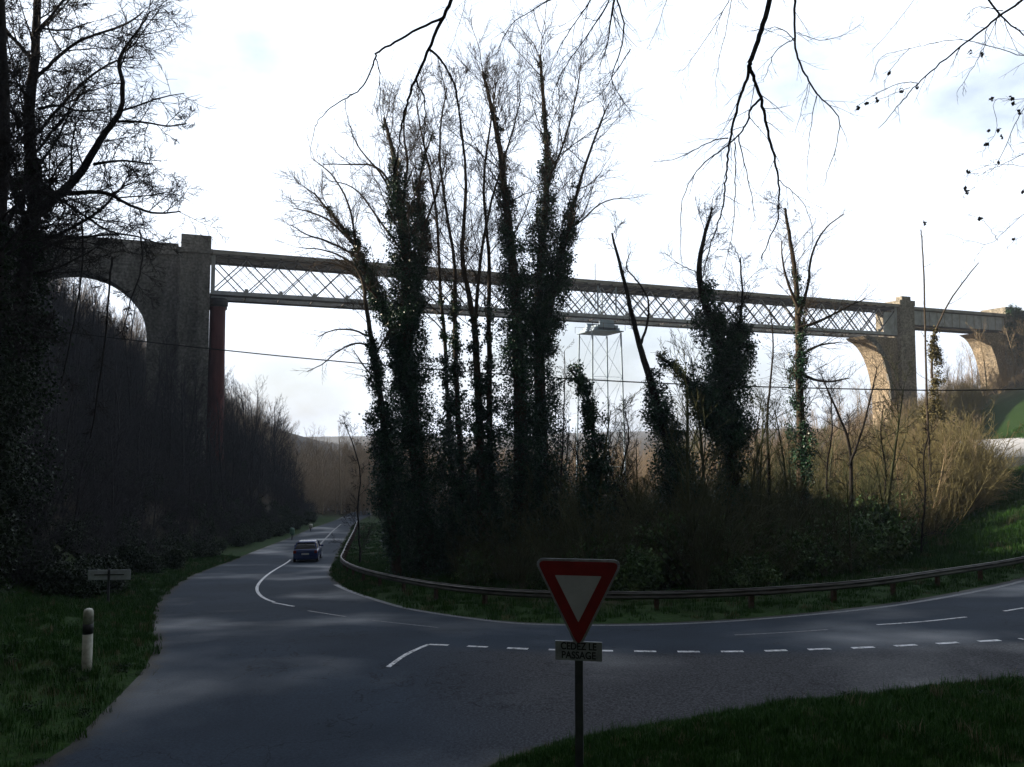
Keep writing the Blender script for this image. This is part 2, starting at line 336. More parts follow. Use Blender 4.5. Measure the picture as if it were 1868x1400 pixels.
cr = N.new('ShaderNodeValToRGB'); L.new(nz.outputs['Fac'], cr.inputs[0]); e = cr.color_ramp.elements; e[0].position = .38; e[1].position = .52; e[0].color = (.35,.35,.35,1); e[1].color = (1,1,1,1)
mx = N.new('ShaderNodeMix'); mx.data_type = 'RGBA'; L.new(cr.outputs[0], mx.inputs['Factor']); L.new(sky.outputs[0], mx.inputs['A']); mx.inputs['B'].default_value = (9.0,10.0,11.6,1)
# sky shaped by direction: bright ahead, dimmed overhead and behind to darken the foreground
geo = N.new('ShaderNodeVectorMath'); geo.operation = 'DOT_PRODUCT'; ga, ge = math.radians(2), math.radians(10)
geo.inputs[1].default_value = (math.sin(ga)*math.cos(ge), math.cos(ga)*math.cos(ge), math.sin(ge))
nm_ = N.new('ShaderNodeVectorMath'); nm_.operation = 'NORMALIZE'; L.new(tc.outputs['Generated'], nm_.inputs[0]); L.new(nm_.outputs[0], geo.inputs[0])
mr = N.new('ShaderNodeMapRange'); mr.interpolation_type = 'SMOOTHSTEP'; L.new(geo.outputs['Value'], mr.inputs[0]); mr.inputs[1].default_value = .10; mr.inputs[2].default_value = .84; mr.inputs[3].default_value = .09; mr.inputs[4].default_value = 1.0
ml = N.new('ShaderNodeMix'); ml.data_type = 'RGBA'; ml.blend_type = 'MULTIPLY'; ml.inputs['Factor'].default_value = 1; L.new(mx.outputs['Result'], ml.inputs['A']); L.new(mr.outputs[0], ml.inputs['B'])
L.new(ml.outputs['Result'], bg.inputs['Color']); bg.inputs['Strength'].default_value = .084
sl = D.lights.new('sun', 'SUN'); so = D.objects.new('sun', sl); C.objects.link(so); sl.energy = 5; sl.angle = math.radians(.6); sl.color = (1,.86,.68)
sd = Vector((math.sin(SUN_AZ)*math.cos(SUN_EL), math.cos(SUN_AZ)*math.cos(SUN_EL), math.sin(SUN_EL)))
so.rotation_euler = sd.to_track_quat('Z', 'Y').to_euler(); so.location = (-60, 20, 80)
S.view_settings.view_transform = 'Standard'; S.view_settings.look = 'None'; S.view_settings.exposure = .95; S.view_settings.gamma = 1
# ------------------------------------------------------------------ ground
xs = np.unique(np.concatenate([np.linspace(-2500,-400,12), np.linspace(-400,-110,20), np.arange(-110,-40,3.), np.arange(-40,-16,1.), np.arange(-16,26,.4), np.arange(26,60,1.2), np.arange(60,160,4.), np.linspace(160,420,16), np.linspace(420,2500,12)]))
ys = np.unique(np.concatenate([np.linspace(-150,-10,12), np.arange(-10,8,1.), np.arange(8,48,.4), np.arange(48,130,1.2), np.arange(130,260,5.), np.linspace(260,600,20), np.linspace(600,4200,20)]))
XX, YY = np.meshgrid(xs, ys); di = dist(XX, YY); ins = inside(XX, YY)
ZZ = hraw(XX, YY, di, ins)
ZZ = np.where(ins, ZZ-np.clip(di/.6, 0, 1)*.18, ZZ)
ZZ = np.where(~ins & (di < .6), ZZ+.012, ZZ)
nx, ny = len(xs), len(ys)
I = np.arange(nx*ny).reshape(ny, nx)
q = np.stack([I[:-1,:-1], I[:-1,1:], I[1:,1:], I[1:,:-1]], -1).reshape(-1, 4)
me = quick_mesh('ground', np.stack([XX, YY, ZZ], -1).reshape(-1, 3), q)
def turf(x, y, d):
    edge = np.interp(y, EX, EY); tf = np.zeros(x.shape)
    tf = np.maximum(tf, np.clip(1.3-(edge-np.interp(y, TX, TY)-x)/3, 0, 1))
    wood = np.clip((d-3.2)/2.5, 0, 1)*((x > np.interp(y, EX, EY)) & (y > 22) & (x < 34))
    tf = tf*(1-.8*wood)
    return np.clip(tf*(.75+.5*vn(x,y,3,8)), 0, 1)*np.clip((140-y)/20, 0, 1)*np.clip((y+2)/6, 0, 1)
a = me.attributes.new('turf', 'FLOAT', 'POINT'); a.data.foreach_set('value', turf(XX, YY, di).ravel().astype(np.float32))
g = link('ground', me, M['ground'], smooth=True); tag(g, 'dark earth and rough turf of the valley sides', kind='structure')
# road --------------------------------------------------------------
giveway = [G(*p) for p in [(705,1222),(742,1196),(782,1178),(870,1182),(950,1186),(1060,1189),(1160,1191),(1300,1192),(1400,1190),(1500,1187),(1570,1185),(1650,1180),(1730,1176),(1800,1172),(1868,1168)]]
giveway.append(ext(giveway[-2], giveway[-1], 4))
GA = np.array(giveway)
gx, gy = np.meshgrid(np.arange(-32,46,.5), np.arange(-14,150,.5))
near_m = (gy < 45) | ((gx*2 % 1 == 0) & ((gy*1) % 1 == 0))
k = inside(gx, gy) & (dist(gx, gy) > .25) & near_m
ip = [tuple(v) for v in np.stack([gx[k], gy[k]], -1)]
bp = [tuple(v) for v in PA]
vo, _, fo, *_ = delaunay_2d_cdt([Vector(v) for v in bp+ip], [], [list(range(len(bp)))], 1, 1e-4)
RV = np.array([(v.x, v.y) for v in vo]); RZ = hb(RV[:,0], RV[:,1])
me = quick_mesh('road', np.column_stack([RV, RZ+.02]), None, np.array(fo))
side = np.interp(RV[:,0], GA[2:,0], GA[2:,1])-RV[:,1]
coarse = np.clip(side/.5, 0, 1)*np.clip((RV[:,0]+2.6-(18-RV[:,1])*.15)/3, 0, 1)
me.attributes.new('verge', 'FLOAT', 'POINT').data.foreach_set('value', (np.clip(1-dist(RV[:,0], RV[:,1])/.6, 0, 1)*.75).astype(np.float32))
me.attributes.new('coarse', 'FLOAT', 'POINT').data.foreach_set('value', coarse.astype(np.float32))
tag(link('road', me, M['road'], smooth=True), 'blue grey asphalt road bending round the guardrail', kind='structure')
def strip(pts, width, dz, dash=None, gap=0, jitter=0):
    """ribbon draped on the base height; pts world xy"""
    A = np.array(chaikin(pts, 2)); seg = np.hypot(*np.diff(A, axis=0).T); s = np.concatenate([[0], np.cumsum(seg)])
    Lt = s[-1]; iv = [(0, Lt)] if dash is None else [(t, min(t+dash, Lt)) for t in np.arange(0, Lt, dash+gap)]
    V = []; Q = []
    for a, b in iv:
        n = max(2, int((b-a)/.4)+1); t = np.linspace(a, b, n); x = np.interp(t, s, A[:,0]); y = np.interp(t, s, A[:,1])
        tx = np.gradient(x); ty = np.gradient(y); l = np.hypot(tx, ty)+1e-9; nx_, ny_ = -ty/l, tx/l
        ww = width/2*(1+jitter*(RNG.random(n)-.5))
        o = len(V)
        for i in range(n):
            for sgn in (-1, 1):
                X = x[i]+sgn*nx_[i]*ww[i]; Y = y[i]+sgn*ny_[i]*ww[i]; V.append((X, Y, float(hb(X, Y))+.02+dz))
        for i in range(n-1): Q.append((o+2*i, o+2*i+1, o+2*i+3, o+2*i+2))
    return quick_mesh('marking', np.array(V), np.array(Q))
def mark(name, label, pts, w_, m, dash=None, gap=0, dz=.008, jit=.15):
    return tag(link(name, strip([G(*p) for p in pts], w_, dz, dash, gap, jit), m), label, kind='structure')
mark('give_way_line', 'dashed white give way line across the junction mouth', [(782,1178),(870,1182),(950,1186),(1060,1189),(1160,1191),(1300,1192),(1400,1190),(1500,1187),(1570,1185),(1650,1180),(1730,1176),(1800,1172),(1867,1168)], .17, M['paint'], .5, .48)
mark('junction_line', 'short solid white line at the left end of the give way line', [(708,1220),(730,1203),(750,1192),(782,1178)], .11, M['paint'])
mark('edge_line', 'solid white edge line along the guardrail', [(1868,1061),(1780,1081),(1700,1096),(1590,1113),(1400,1131),(1200,1142),(1050,1143),(940,1140),(870,1132),(800,1122),(740,1112),(685,1096),(640,1081),(612,1068)], .24, M['paint_worn'], dz=.008)
mark('bend_line', 'solid white centre line curling round the bend near the car', [(530,1022),(512,1034),(490,1048),(474,1062),(467,1076),(474,1088),(488,1096),(500,1100)], .13, M['paint'])
mark('centre_dash', 'white centre dash in front of the bend', [(498,1101),(536,1108)], .13, M['paint'])
mark('centre_dash', 'faint centre dash left of the give way sign', [(562,1116),(630,1127)], .12, M['paint_worn'])
mark('centre_dash', 'faint centre dash just above the junction line', [(680,1134),(800,1147)], .10, M['paint_worn'])
mark('centre_dash', 'worn centre dash right of the give way sign', [(1340,1161),(1425,1157),(1510,1151)], .12, M['paint_worn'])
mark('centre_dash', 'clear long centre dash on the right of the road', [(1600,1142),(1680,1137),(1762,1128)], .12, M['paint'])
mark('centre_dash', 'centre dash at the right end of the road', [(1832,1117),(1868,1111)], .12, M['paint'])
mark('centre_line_far', 'faint centre line climbing away beyond the car', [(578,1000),(600,975),(622,957)], .18, M['paint_worn'])
# sunlit lane on the right hillside
V = []; Q = []
for i, t in enumerate(np.linspace(0, 1, 24)):
    x = 44+t*46; y0 = 80+t*3; y1 = 94+t*4; zc = 2.05+.10*t*46*.5
    V += [(x, y0, zc), (x+6, y1, zc+1.65), (x, y0, zc-2.4), (x+6, y1, zc-1)]
for i in range(23):
    o = 4*i; Q += [(o, o+4, o+5, o+1), (o+2, o+6, o+4, o), (o+1, o+5, o+7, o+3)]
tag(link('hillside_lane', quick_mesh('hillside_lane', V, Q), M['far_wall']), 'pale sunlit lane on the right hillside', kind='structure')
# ------------------------------------------------------------------ vegetation machinery
class Tubes:
    def __init__(s): s.g = {}; s.n = 0
    def add(s, pts, rad, sides): s.g.setdefault((len(pts), sides), []).append((pts, rad)); s.n += 1
    def mesh(s, name):
        VV = []; QQ = []; off = 0
        for (n, k), lst in s.g.items():
            A = np.array([l[0] for l in lst], float); R = np.array([l[1] for l in lst], float); m = len(lst)
            T = np.gradient(A, axis=1); T /= np.linalg.norm(T, axis=2, keepdims=True)+1e-9
            ref = np.where(np.abs(T[:,:1,2:3]) > .9, np.array([[[1.,0,0]]]), np.array([[[0,0,1.]]]))
            ref = np.repeat(ref, n, 1)
            U = np.cross(T, ref); U /= np.linalg.norm(U, axis=2, keepdims=True)+1e-9; W = np.cross(T, U)
            an = np.arange(k)*2*math.pi/k
            V = A[:,:,None,:]+R[:,:,None,None]*(U[:,:,None,:]*np.cos(an)[None,None,:,None]+W[:,:,None,:]*np.sin(an)[None,None,:,None])
            idx = np.arange(m*n*k).reshape(m, n, k)+off
            a = idx[:,:-1,:]; b = idx[:,1:,:]
            q = np.stack([a, np.roll(a,-1,2), np.roll(b,-1,2), b], -1).reshape(-1, 4)
            VV.append(V.reshape(-1, 3)); QQ.append(q); off += m*n*k
        return quick_mesh(name, np.concatenate(VV), np.concatenate(QQ))
def norm(v):
    l = math.sqrt(v[0]*v[0]+v[1]*v[1]+v[2]*v[2])+1e-12; return (v[0]/l, v[1]/l, v[2]/l)
R_ = random.random
def rv(s): return ((R_()-.5)*2*s, (R_()-.5)*2*s, (R_()-.5)*2*s)
def kid_dir(d, ang):
    r = norm((R_()-.5, R_()-.5, R_()-.5)); dt = r[0]*d[0]+r[1]*d[1]+r[2]*d[2]
    pr = norm((r[0]-dt*d[0], r[1]-dt*d[1], r[2]-dt*d[2])); c, s = math.cos(ang), math.sin(ang)
    return (d[0]*c+pr[0]*s, d[1]*c+pr[1]*s, d[2]*c+pr[2]*s)
def grow(T, p, d, Ln, r, lev, q):
    """q: dict(max, kids[per level], ang, wander, trop, shrink)"""
    n = 6 if lev <= 1 else (5 if lev == 2 else 4)
    pts = [p]; dirs = [d]; st = Ln/(n-1)
    wa = q['wander']
    for i in range(n-1):
        d = norm((d[0]+(R_()-.5)*wa, d[1]+(R_()-.5)*wa, d[2]+(R_()-.5)*wa+q['trop']))
        p = (p[0]+d[0]*st, p[1]+d[1]*st, p[2]+d[2]*st); pts.append(p); dirs.append(d)
    r1 = max(r*.35, q['rmin']*.6)
    T.add(pts, [r+(r1-r)*i/(n-1) for i in range(n)], 5 if r > .04 else 3)
    if q.get('tips') is not None and lev >= q['max']-1: q['tips'].append(pts[-1])
    if lev < q['max']: spawn(T, pts, Ln, r, r1, lev, q, q['kids'][min(lev, len(q['kids'])-1)])
def spawn(T, pts, Ln, r0, r1, lev, q, nk, t0=.12, lenf=None):
    n = len(pts)
    for j in range(int(nk+R_())):
        t = t0+(1-t0)*((j+R_())/max(nk, 1)); t = min(t, .98)
        f = t*(n-1); i = int(f); f -= i
        a, b = pts[i], pts[i+1]; p = (a[0]+(b[0]-a[0])*f, a[1]+(b[1]-a[1])*f, a[2]+(b[2]-a[2])*f)
        d = norm((b[0]-a[0], b[1]-a[1], b[2]-a[2]))
        kd = kid_dir(d, math.radians(q['ang']*(.6+.8*R_())))
        kl = (lenf if lenf else Ln*q['shrink'])*(.55+.75*R_())*(1.15-.55*t)
        rr = max(min((r0+(r1-r0)*t)*.6, q.get('rk', 9)*kl), q['rmin'])
        grow(T, p, kd, kl, rr, lev+1, q)
def smooth3(pts, n=2):
    for _ in range(n):
        o = [pts[0]]
        for a, b in zip(pts, pts[1:]):
            o.append(tuple(.75*x+.25*y for x, y in zip(a, b))); o.append(tuple(.25*x+.75*y for x, y in zip(a, b)))
        o.append(pts[-1]); pts = o
    return pts
def stem(T, px, Y, r0, r1, q, nk, lenf, t0=.3, lev=0, depth_wob=.6, rough=.02, base=False, top=None):
    """px: pixel polyline; Y depth (or (Y0,Y1)); r in px diameters"""
    Y0, Y1 = (Y, Y) if not isinstance(Y, tuple) else Y
    n = len(px); ph = R_()*6
    p3 = [P(x, y, Y0+(Y1-Y0)*i/max(n-1, 1)+depth_wob*math.sin(ph+i*.9)*(i > 0)) for i, (x, y) in enumerate(px)]
    if base:
        b = p3[0]; g = h1(b[0], b[1]); p3 = [(b[0], b[1], g-.4)]+([] if abs(b[2]-g) < 1 else [(b[0]+.1, b[1], (b[2]+g)/2)])+p3[(0 if b[2] > g+.3 else 1):]
    p3 = smooth3(p3, 2)
    p3 = [p3[0]]+[(a+(R_()-.5)*rough*2, b+(R_()-.5)*rough*2, c+(R_()-.5)*rough) for a, b, c in p3[1:]]
    k = len(p3); R0 = r0/2*Y0/F; R1 = r1/2*Y1/F
    T.add(p3, [R0+(R1-R0)*(i/(k-1))**.8 for i in range(k)], 9 if r0 > 9 else 5)
    Lt = sum(math.dist(a, b) for a, b in zip(p3, p3[1:]))
    if nk: spawn(T, p3, Lt, R0, R1, lev, q, nk, t0, lenf)
    return p3
def leaves_mesh(name, Cn, size, aspect=.75, droop=0.):
    Cn = np.asarray(Cn); n = len(Cn); s = size*(.5+.9*RNG.random((n,1)))
    a = RNG.normal(size=(n,3)); a /= np.linalg.norm(a, axis=1, keepdims=True)
    b = RNG.normal(size=(n,3)); b -= (a*b).sum(1, keepdims=True)*a; b /= np.linalg.norm(b, axis=1, keepdims=True)
    c = np.cross(a, b)*.18
    V = np.stack([Cn-a*s*.5, Cn+b*s*.5*aspect+c*s, Cn+a*s*.5, Cn-b*s*.5*aspect+c*s], 1).reshape(-1, 3)
    return quick_mesh(name, V, np.arange(n*4).reshape(n, 4))
def ivy_points(p3, w, n, clump=.5):
    """points round polyline p3; w radii per vertex (list of metres interpolated)"""
    A = np.array(p3); s = np.concatenate([[0], np.cumsum(np.linalg.norm(np.diff(A, axis=0), axis=1))]); s /= s[-1]
    W = np.interp(s, np.linspace(0, 1, len(w)), w)
    nc = max(6, int(n/30)); wt = np.interp(np.linspace(0,1,200), s, W)+.05; cdf = np.cumsum(wt); cdf /= cdf[-1]
    t = np.interp(RNG.random(nc), cdf, np.linspace(0,1,200))
    n = int(n*2.9); c = np.stack([np.interp(t, s, A[:,i]) for i in range(3)], -1); rad = np.interp(t, s, W)
    an = RNG.random(nc)*2*math.pi; rr = rad*np.sqrt(RNG.random(nc))*(.6+.5*RNG.random(nc))
    c[:,0] += rr*np.cos(an); c[:,1] += rr*np.sin(an); c[:,2] += RNG.normal(size=nc)*.3
    k = RNG.integers(0, nc, n); sg = (clump*(.20+.17*rad))[k][:,None]
    return c[k]+RNG.normal(size=(n,3))*sg*np.array([1,1,1.25])
def tree_obj(name, label, cat, px, Y, T, barkm, ivy=None, ivym=None, leafsize=.112, group=None, tips=None):
    b = P(*px, Y); z = h1(b[0], b[1]); t = thing(name, label, cat, (b[0], b[1], z), 0, group)
    inv = (-b[0], -b[1], -z)
    me = T.mesh('trunk'); o = link('trunk', me, barkm, t, True); o.location = inv
    if ivy is not None and len(ivy): 
        o = link('ivy', leaves_mesh('ivy', ivy, leafsize), ivym or M['ivy'], t); o.location = inv
    return t
Q1 = dict(max=4, kids=[6,5,4,3], ang=34, wander=.34, trop=.05, shrink=.52, rmin=.006, rk=.013)
def Q(**k): d = dict(Q1); d.update(k); return d
# ---- 1 big dark tree on the left
T = Tubes(); Y = 30; q = Q(max=4, kids=[7,9,8,6], ang=46, wander=.5, trop=.01, shrink=.56, rmin=.0105, rk=.0165)
tr = stem(T, [(-40,1010),(-22,900),(0,790),(14,700),(30,600),(45,500),(55,428),(64,392),(63,338),(56,289),(53,209),(61,138),(66,80),(69,0),(72,-120),(70,-230)], Y, 44, 9, q, 20, 3.4, t0=.45, base=True)
for px, r0, nk, lf in [
  ([(62,395),(106,357),(145,321),(167,283),(190,244),(222,206),(225,154),(215,112),(233,80),(251,58),(275,20)], 20, 14, 2.0),
  ([(64,352),(122,354),(193,349),(231,373),(283,392),(330,386)], 12, 13, 1.7),
  ([(66,140),(80,130),(129,80),(193,58),(238,42),(262,20)], 9, 10, 1.7),
  ([(60,250),(74,238),(129,170),(187,122),(225,106)], 9, 12, 1.8),
  ([(50,440),(90,436),(129,418),(193,379),(215,345),(250,330)], 10, 12, 1.7),
  ([(58,108),(19,64),(0,58),(-60,40)], 10, 11, 2.2),
  ([(216,222),(257,222),(305,232),(340,226)], 6, 7, 1.2),
  ([(66,60),(110,10),(150,-50)], 8, 10, 2.2),
  ([(60,330),(10,345),(-50,350)], 12, 11, 2.2),
  ([(54,240),(20,200),(-30,180)], 10, 11, 2.2),
  ([(55,420),(20,330),(0,270),(-30,200)], 14, 12, 2.2),
  ([(45,480),(100,440),(160,432),(230,425),(290,445)], 8, 9, 1.5),
  ([(172,300),(220,292),(280,300)], 7, 9, 1.3),
  ([(100,360),(150,390),(190,420),(230,430)], 7, 8, 1.3),
  ([(70,200),(105,190),(140,205),(190,200)], 7, 10, 1.5),
  ([(52,330),(30,380),(0,430),(-40,470)], 10, 11, 2),
  ([(50,500),(110,490),(170,455)], 7, 8, 1.5),
  ([(150,400),(152,480),(140,560),(125,640),(112,700)], 4, 6, .9),
  ([(205,470),(198,540),(190,640),(175,740),(165,800)], 4.5, 6, .9),
  ([(255,420),(262,480),(240,540),(225,600)], 3.5, 6, .9)]:
    stem(T, px, (Y, Y+R_()*4-2), r0, 2.2, q, nk*1.25, lf*(1.2 if lf > 1 else 1), t0=.08, lev=1, depth_wob=.5)
iv = [ivy_points(tr[:int(len(tr)*.62)], [1.6,1.9,1.7,1.0,.4], 9000)]
tree_obj('broadleaf_tree', 'big dark spreading bare tree filling the upper left, in front of the stone arch', 'tree', (-22,900), Y, T, M['bark_dark'], np.concatenate(iv), M['shrub_leaf'], .13)
T = Tubes(); tr = stem(T, [(-60,1100),(-40,900),(-20,700),(-10,500),(0,380),(10,260),(5,100),(0,-60)], 26, 50, 10, q, 26, 2.6, t0=.3, base=True)
tree_obj('broadleaf_tree', 'second dark tree at the very left edge, trunk half out of frame', 'tree', (-40,900), 26, T, M['bark_dark'], ivy_points(tr[:int(len(tr)*.6)], [1.4,1.6,1.3,.6,.2], 5000), M['shrub_leaf'], .12)
# ---- 2 centre ivy clad trees
qc = Q(max=3, kids=[7,8,7], ang=38, wander=.40, trop=.05, shrink=.60, rmin=.009, rk=.0115)
Y = 42; m_ = Y/F
T = Tubes(); iv = []
a = stem(T, [(790,1050),(778,1000),(762,860),(748,720),(738,580),(742,480),(734,400),(724,330),(716,270),(700,215)], Y, 40, 4, qc, 26, 3.6, t0=.42, base=True)
iv.append(ivy_points(a, [2.1,2.1,1.9,1.55,1.3,1.15,1.0,.95,.75,.12,.02], 25000))
b = stem(T, [(740,700),(722,620),(700,565),(675,510),(655,460),(625,415),(600,385),(572,352)], Y, 16, 3, qc, 18, 3.2, t0=.3)
iv.append(ivy_points(b[:int(len(b)*.86)], [.8,.7,.62,.5,.45,.22,.05], 5200))
b = stem(T, [(748,600),(765,500),(772,420),(760,360),(770,300),(790,240)], Y, 12, 2, qc, 16, 3.0, t0=.2)
iv.append(ivy_points(b, [.6,.6,.5,.35,.1,.02], 3400))
stem(T, [(737,430),(735,360),(745,300),(735,240),(742,190)], Y, 9, 2, qc, 12, 2.4, t0=.2)
for px in ([(724,380),(700,320),(660,280),(640,240)], [(728,360),(690,300),(640,300),(590,300)], [(742,470),(690,400),(650,340),(600,330)], [(770,420),(800,350),(815,280)], [(655,470),(600,440),(560,430),(530,410)], [(665,500),(630,470),(590,455),(545,452)], [(640,440),(600,400),(560,385),(535,380)], [(690,545),(650,500),(610,480),(575,478)], [(650,455),(640,380),(610,320),(570,290)]):
    stem(T, px, Y, 6, 1.4, qc, 12, 1.8, t0=.1, lev=1)
tree_obj('ivy_clad_tree', 'broad tree wrapped in dark ivy, its left limb reaching over the girder', 'tree', (790,1050), Y, T, M['bark_brown'], np.concatenate(iv))
T = Tubes(); Y = 40
a = stem(T, [(724,1035),(722,1000),(710,935),(700,860),(700,760),(686,673),(675,605),(667,557),(664,520),(650,488),(625,470)], Y, 22, 3, qc, 8, 1.8, t0=.55, base=True)
for px in ([(676,615),(640,600),(605,602),(580,615)], [(682,640),(655,622),(615,640),(590,665),(560,678)], [(690,700),(665,670),(645,640)], [(684,650),(700,620),(715,600)]):
    stem(T, px, Y, 5, 1.3, Q(max=3, kids=[5,4,4], ang=30, trop=-.03, rmin=.007), 10, 1.2, t0=.15, lev=1)
tree_obj('ivy_clad_tree', 'slim leaning tree with arching twigs, leftmost of the clump', 'tree', (724,1035), Y, T, M['bark_brown'], ivy_points(a[:int(len(a)*.66)], [.25,.5,.95,1.0,.85,.6,.35,.1], 7000))
stems = [('tall slender bare tree just right of the broad ivy tree', [(835,1050),(828,900),(817,760),(812,612),(803,543),(800,430),(790,340),(770,250),(760,190)], 11, 43.5),
 ('tall slender bare tree with a warped trunk between the two ivy trees', [(852,1050),(842,860),(832,700),(829,566),(831,496),(824,440),(806,340),(800,250),(815,160)], 13, 42.5),
 ('thickest bare tree between the two ivy trees, grey trunk forking above the deck', [(880,1055),(878,900),(875,775),(870,682),(866,589),(856,543),(842,478),(846,400),(852,330),(842,230),(830,150)], 20, 41),
 ('straight bare tree just left of the right ivy column', [(900,1055),(897,900),(893,775),(893,659),(891,566),(893,496),(889,430),(880,340),(893,240),(905,150)], 15, 42)]
for lb, px, r0, Y in stems:
    T = Tubes(); a = stem(T, px, Y, r0, 2.2, qc, 24, 3.0, t0=.38, base=True)
    if r0 > 18: stem(T, [(866,589),(872,520),(878,450),(900,350),(930,260),(950,180)], Y, 9, 2, qc, 18, 2.8, t0=.2)
    tree_obj('bare_tree', lb, 'tree', px[0], Y, T, M['bark_brown'], ivy_points(a[:int(len(a)*.5)], [1.2,1.1,.7,.35,.1], 4200), leafsize=.13)
T = Tubes(); iv = []; Y = 41
a = stem(T, [(945,1055),(950,900),(950,760),(944,620),(940,520),(930,430),(922,360),(913,270),(895,190),(880,130)], Y, 34, 4, qc, 28, 3.8, t0=.45, base=True)
iv.append(ivy_points(a, [1.9,1.9,1.6,1.2,1.0,.85,.55,.3,.04,.02], 17000))
b = stem(T, [(985,1055),(990,850),(985,700),(982,580),(985,480),(995,390),(1000,290),(992,190),(985,100)], Y+1, 30, 4, qc, 28, 3.8, t0=.45, base=True)
iv.append(ivy_points(b, [1.9,1.9,1.5,1.1,1.0,.85,.5,.06,.02], 17000))
c_ = stem(T, [(985,640),(1005,560),(1022,480),(1037,410),(1058,330),(1085,250),(1110,190)], Y, 14, 2, qc, 18, 3.0, t0=.3)
iv.append(ivy_points(c_[:int(len(c_)*.62)], [.7,.9,.85,.7,.4,.15], 5600))
stem(T, [(1035,420),(1060,405),(1100,365),(1150,362)], Y, 5, 1.3, qc, 8, 1.6, t0=.2, lev=1)
stem(T, [(1000,330),(1030,260),(1050,180),(1060,120)], Y, 6, 1.5, qc, 14, 2.6, t0=.15)
tree_obj('ivy_clad_tree', 'twin trunked tree thick with blue green ivy, right side of the clump', 'tree', (950,1055), Y, T, M['bark_brown'], np.concatenate(iv))
T = Tubes(); Y = 37
a = stem(T, [(1092,1055),(1088,900),(1083,790),(1074,730),(1062,700),(1040,676)], Y, 13, 3, Q(max=2, ang=55, trop=.02), 26, 1.2, t0=.1, base=True)
tree_obj('ivy_clad_tree', 'short ivy covered sapling above the give way sign, tapering to a bent tip', 'tree', (1092,1055), Y, T, M['bark_dark'], ivy_points(a, [.9,1.15,1.1,.8,.6,.25,.1], 6500), leafsize=.12)
T = Tubes(); a = stem(T, [(1020,1050),(1022,900),(1028,780),(1030,690),(1030,640)], 39, 5, 1.3, Q(max=3, ang=35, trop=.04), 14, 1.0, t0=.3, base=True)
tree_obj('bare_sapling', 'thin bare sapling left of the bent ivy sapling', 'tree', (1020,1050), 39, T, M['twig_grey'])
qr = Q(max=3, kids=[6,7,6], ang=42, wander=.45, trop=.03, shrink=.55, rmin=.0085)
T = Tubes(); Y = 40
a = stem(T, [(1250,1060),(1243,950),(1228,850),(1208,765),(1190,705),(1172,650),(1158,595),(1146,545),(1128,470),(1116,425)], Y, 26, 3, qr, 8, 1.8, t0=.6, base=True)
stem(T, [(1167,632),(1183,590),(1184,545),(1165,515),(1140,490),(1150,460)], Y, 6, 1.5, qr, 10, 1.4, t0=.2, lev=1)
tree_obj('leaning_tree', 'crooked bare trunk leaning left with a bushy ivy skirt at mid height', 'tree', (1250,1060), Y, T, M['bark_dark'], ivy_points(a[:int(len(a)*.5)], [.4,.9,1.2,1.15,.9,.2], 9000))
T = Tubes(); Y = 39; iv = []
a = stem(T, [(1338,1060),(1338,900),(1330,760),(1318,660),(1298,590),(1278,530),(1274,480),(1285,430),(1300,380)], Y, 32, 3, qr, 22, 2.2, t0=.45, base=True)
iv.append(ivy_points(a[:int(len(a)*.66)], [.8,.9,.9,1.15,1.3,1.1,.35], 11000))
b = stem(T, [(1335,800),(1300,740),(1268,712),(1240,680),(1215,658),(1198,648)], Y, 13, 5, qr, 4, .8, t0=.3)
iv.append(ivy_points(b, [1.1,1.2,.9,.3,.12,.08], 4500))
c_ = stem(T, [(1325,700),(1345,640),(1350,590),(1355,540),(1350,470)], Y, 10, 2, qr, 16, 1.8, t0=.2)
iv.append(ivy_points(c_[:int(len(c_)*.55)], [1.0,1.1,.4], 3500))
tree_obj('ivy_clad_tree', 'ivy draped tree with a snapped limb pointing left toward the steel pier', 'tree', (1338,1060), Y, T, M['bark_dark'], np.concatenate(iv))
T = Tubes(); Y = 42
a = stem(T, [(1406,1060),(1404,900),(1402,850),(1398,780),(1404,710),(1412,640),(1405,560)], Y, 9, 2, Q(max=3, kids=[6,5,4], ang=55, trop=.0, shrink=.5, rmin=.007), 26, 1.6, t0=.2, base=True)
tree_obj('bare_tree', 'thin bare tree with wide dense twigs, left of the straight thick trunk', 'tree', (1406,1060), Y, T, M['bark_dark'])
T = Tubes(); Y = 44
a = stem(T, [(1466,1050),(1462,900),(1460,760),(1457,650),(1455,560),(1450,490),(1440,430),(1432,380)], Y, 21, 4, qr, 28, 2.3, t0=.28, base=True)
for px in ([(1456,575),(1474,530),(1478,470),(1500,420),(1540,390)], [(1456,600),(1500,585),(1545,560),(1580,545)], [(1455,560),(1430,500),(1425,440)], [(1458,680),(1500,700),(1550,690)], [(1458,650),(1490,630),(1530,625)]):
    stem(T, px, Y, 8, 1.5, qr, 13, 1.6, t0=.1, lev=1)
tree_obj('bare_tree', 'straight thick trunked bare tree standing alone right of centre', 'tree', (1466,1050), Y, T, M['bark_brown'], ivy_points(a[:int(len(a)*.75)], [.35,.5,.7,.55,.3,.1], 4200))
T = Tubes(); Y = 41
a = stem(T, [(1560,1040),(1553,930),(1553,840),(1545,790),(1522,740),(1500,690)], Y, 10, 2, qr, 20, 1.6, t0=.15, base=True)
stem(T, [(1550,850),(1575,780),(1590,720),(1600,670)], Y, 6, 1.5, qr, 14, 1.5, t0=.1, lev=1)
tree_obj('bare_tree', 'low forked bare tree before the tan thicket on the right', 'tree', (1560,1040), Y, T, M['bark_dark'])
T = Tubes(); Y = 58
a = stem(T, [(1692,760),(1690,700),(1688,600),(1686,510),(1682,440),(1680,420)], Y, 6, 2, Q(max=2, ang=55, trop=.03), 12, 1.6, t0=.2, base=True)
